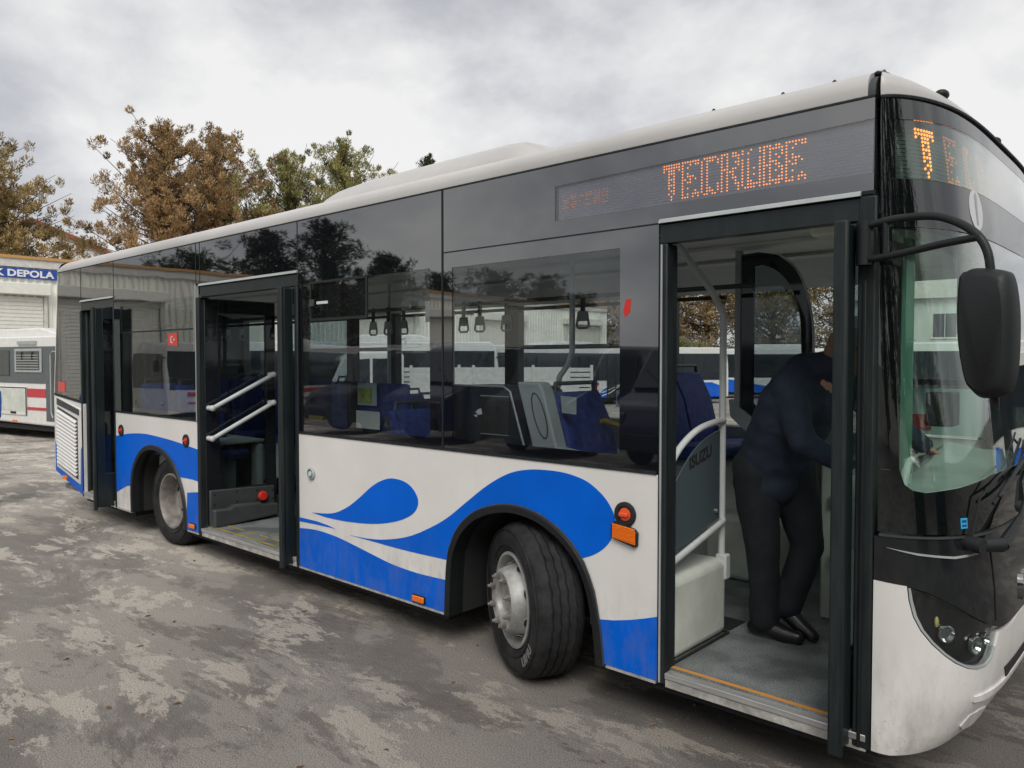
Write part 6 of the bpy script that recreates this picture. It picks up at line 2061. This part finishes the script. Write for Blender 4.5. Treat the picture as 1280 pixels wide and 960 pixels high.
def van(label, x, y, rz, m, roof=None):  # out of view, added so the bus glass mirrors something dark
    t = thing('parked_van', label, 'van', (x, y, gz(x, y)), rz, 'vans parked behind the camera')
    P = [(-2.4, .32), (-2.45, 1.2), (-2.3, 1.95), (-2.1, 2.08), (.9, 2.10), (1.25, 1.98), (1.85, 1.22), (2.45, 1.02), (2.55, .7), (2.5, .32)]
    build(MB().prism(P, 'y', -.95, .95), 'body', m, t, bevel=.07, seg=3)
    if roof: build(MB().prism([(-2.2, 2.085), (-2.1, 2.14), (.95, 2.15), (1.1, 2.09)], 'y', -.88, .88), 'roof', roof, t, bevel=.02)
    build(MB().hexa([(1.28, -.85, 1.93), (1.28, .85, 1.93), (1.80, .85, 1.28), (1.80, -.85, 1.28), (1.31, -.85, 1.97), (1.31, .85, 1.97), (1.85, .85, 1.30), (1.85, -.85, 1.30)]), 'windscreen', M_bglass, t)
    for sy in (-1, 1):
        for a, b in ((-2.2, -1.1), (-1.0, .1), (.2, 1.2)):
            build(MB().box(a, b, sy * .952 - .006, sy * .952 + .006, 1.28, 1.88), 'window', M_bglass, t)
        build(MB().box(2.38, 2.56, sy * .72 - .16, sy * .72 + .16, .74, .92), 'headlight', M_bglass, t, bevel=.03)
        for xx in (-1.55, 1.6):
            w = build(MB().lathe([(.2, 0), (.24, .012), (.31, .01), (.34, -.02), (.34, -.2), (.2, -.2)], (xx, sy * .96, .34), (0, sy, 0), 24), 'wheel', M_tyre, t, smooth=True)
            build(MB().lathe([(.2, 0), (.17, -.03), (0, -.02)], (xx, sy * .96, .34), (0, sy, 0), 20), 'rim', M_rim, w, smooth=True)
        build(MB().box(1.15, 1.35, sy * 1.06 - .07, sy * 1.06 + .07, 1.25, 1.45), 'mirror', M_trim, t, bevel=.03)
    build(MB().box(2.5, 2.6, -.8, .8, .35, .62), 'bumper', M_trim, t, bevel=.03)
    build(MB().tube([(1.88, -.5, 1.26), (1.60, .1, 1.62)], .012, 5).tube([(1.88, .2, 1.26), (1.60, .75, 1.62)], .012, 5), 'wiper', M_trim, t)


van('charcoal van with a white roof parked behind the camera towards the rear of the bus', -16.2, -10.4, R(96), M_vandark, M_bwhite)
van('navy van parked behind the camera, facing the middle door', -12.6, -10.0, R(90), M_vannavy)
van('charcoal van parked behind the camera, facing the bus beside the navy van', -9.4, -9.8, R(88), M_vandark)
van('navy van parked straight behind the camera, facing the front side window', -6.4, -9.7, R(91), M_vannavy)
van('charcoal van parked behind the camera, facing the front door', -3.3, -9.6, R(90), M_vandark)
van('charcoal van parked sideways ahead of the bus on the camera side', 7.2, -6.2, R(145), M_vandark)
van('navy van parked sideways ahead of the bus, nearest the front wheel side', 9.4, -1.6, R(170), M_vannavy)

# loose grit and dead leaves on the asphalt near the camera
def litter():
    rg = np.random.default_rng(5)
    mb = MB()
    for i in range(2600):
        x = rg.uniform(-11, .5); y = -3.0 + rg.uniform(-.2, 3.4) + rg.normal(0, .3)
        if rg.uniform() > .9: y = rg.uniform(-3, 1)
        r = rg.uniform(.002, .007) * (1 if rg.uniform() < .93 else 1.9)
        z = gz(x, y)
        a = rg.uniform(0, 6.28)
        P = [(x + r * math.cos(a + k * 1.57) * rg.uniform(.7, 1.2), y + r * math.sin(a + k * 1.57) * rg.uniform(.7, 1.2), z + .001) for k in range(4)]
        T = (x, y, z + r * .9)
        mb.add(P + [T], [(0, 1, 4), (1, 2, 4), (2, 3, 4), (3, 0, 4), (3, 2, 1, 0)])
    o = build(mb, 'grit', mat('grit_stone', (.10, .095, .09), .9, col2=(.32, .30, .27), vscale=3), merge=False)
    tag(o, 'loose grit and small stones scattered over the asphalt beside the bus', 'grit', kind='stuff')
    mb = MB()
    for i in range(90):
        x = rg.uniform(-10, 0); y = rg.uniform(-3.2, .8); r = rg.uniform(.012, .03); a = rg.uniform(0, 6.28); z = gz(x, y)
        c_, s_ = math.cos(a), math.sin(a)
        P = [(-r, 0, .002), (-.2 * r, .45 * r, .008), (r, .1 * r, .003), (-.1 * r, -.45 * r, .006), (0, 0, .003)]
        P = [(x + p[0] * c_ - p[1] * s_, y + p[0] * s_ + p[1] * c_, z + p[2]) for p in P]
        mb.add(P, [(0, 4, 1), (1, 4, 2), (2, 4, 3), (3, 4, 0)])
    o = build(mb, 'dead_leaves', mat('dead_leaf', (.10, .055, .03), .9, col2=(.22, .14, .07), vscale=4), merge=False)
    tag(o, 'small brown dead leaves lying scattered on the asphalt', 'leaves', kind='stuff')


litter()
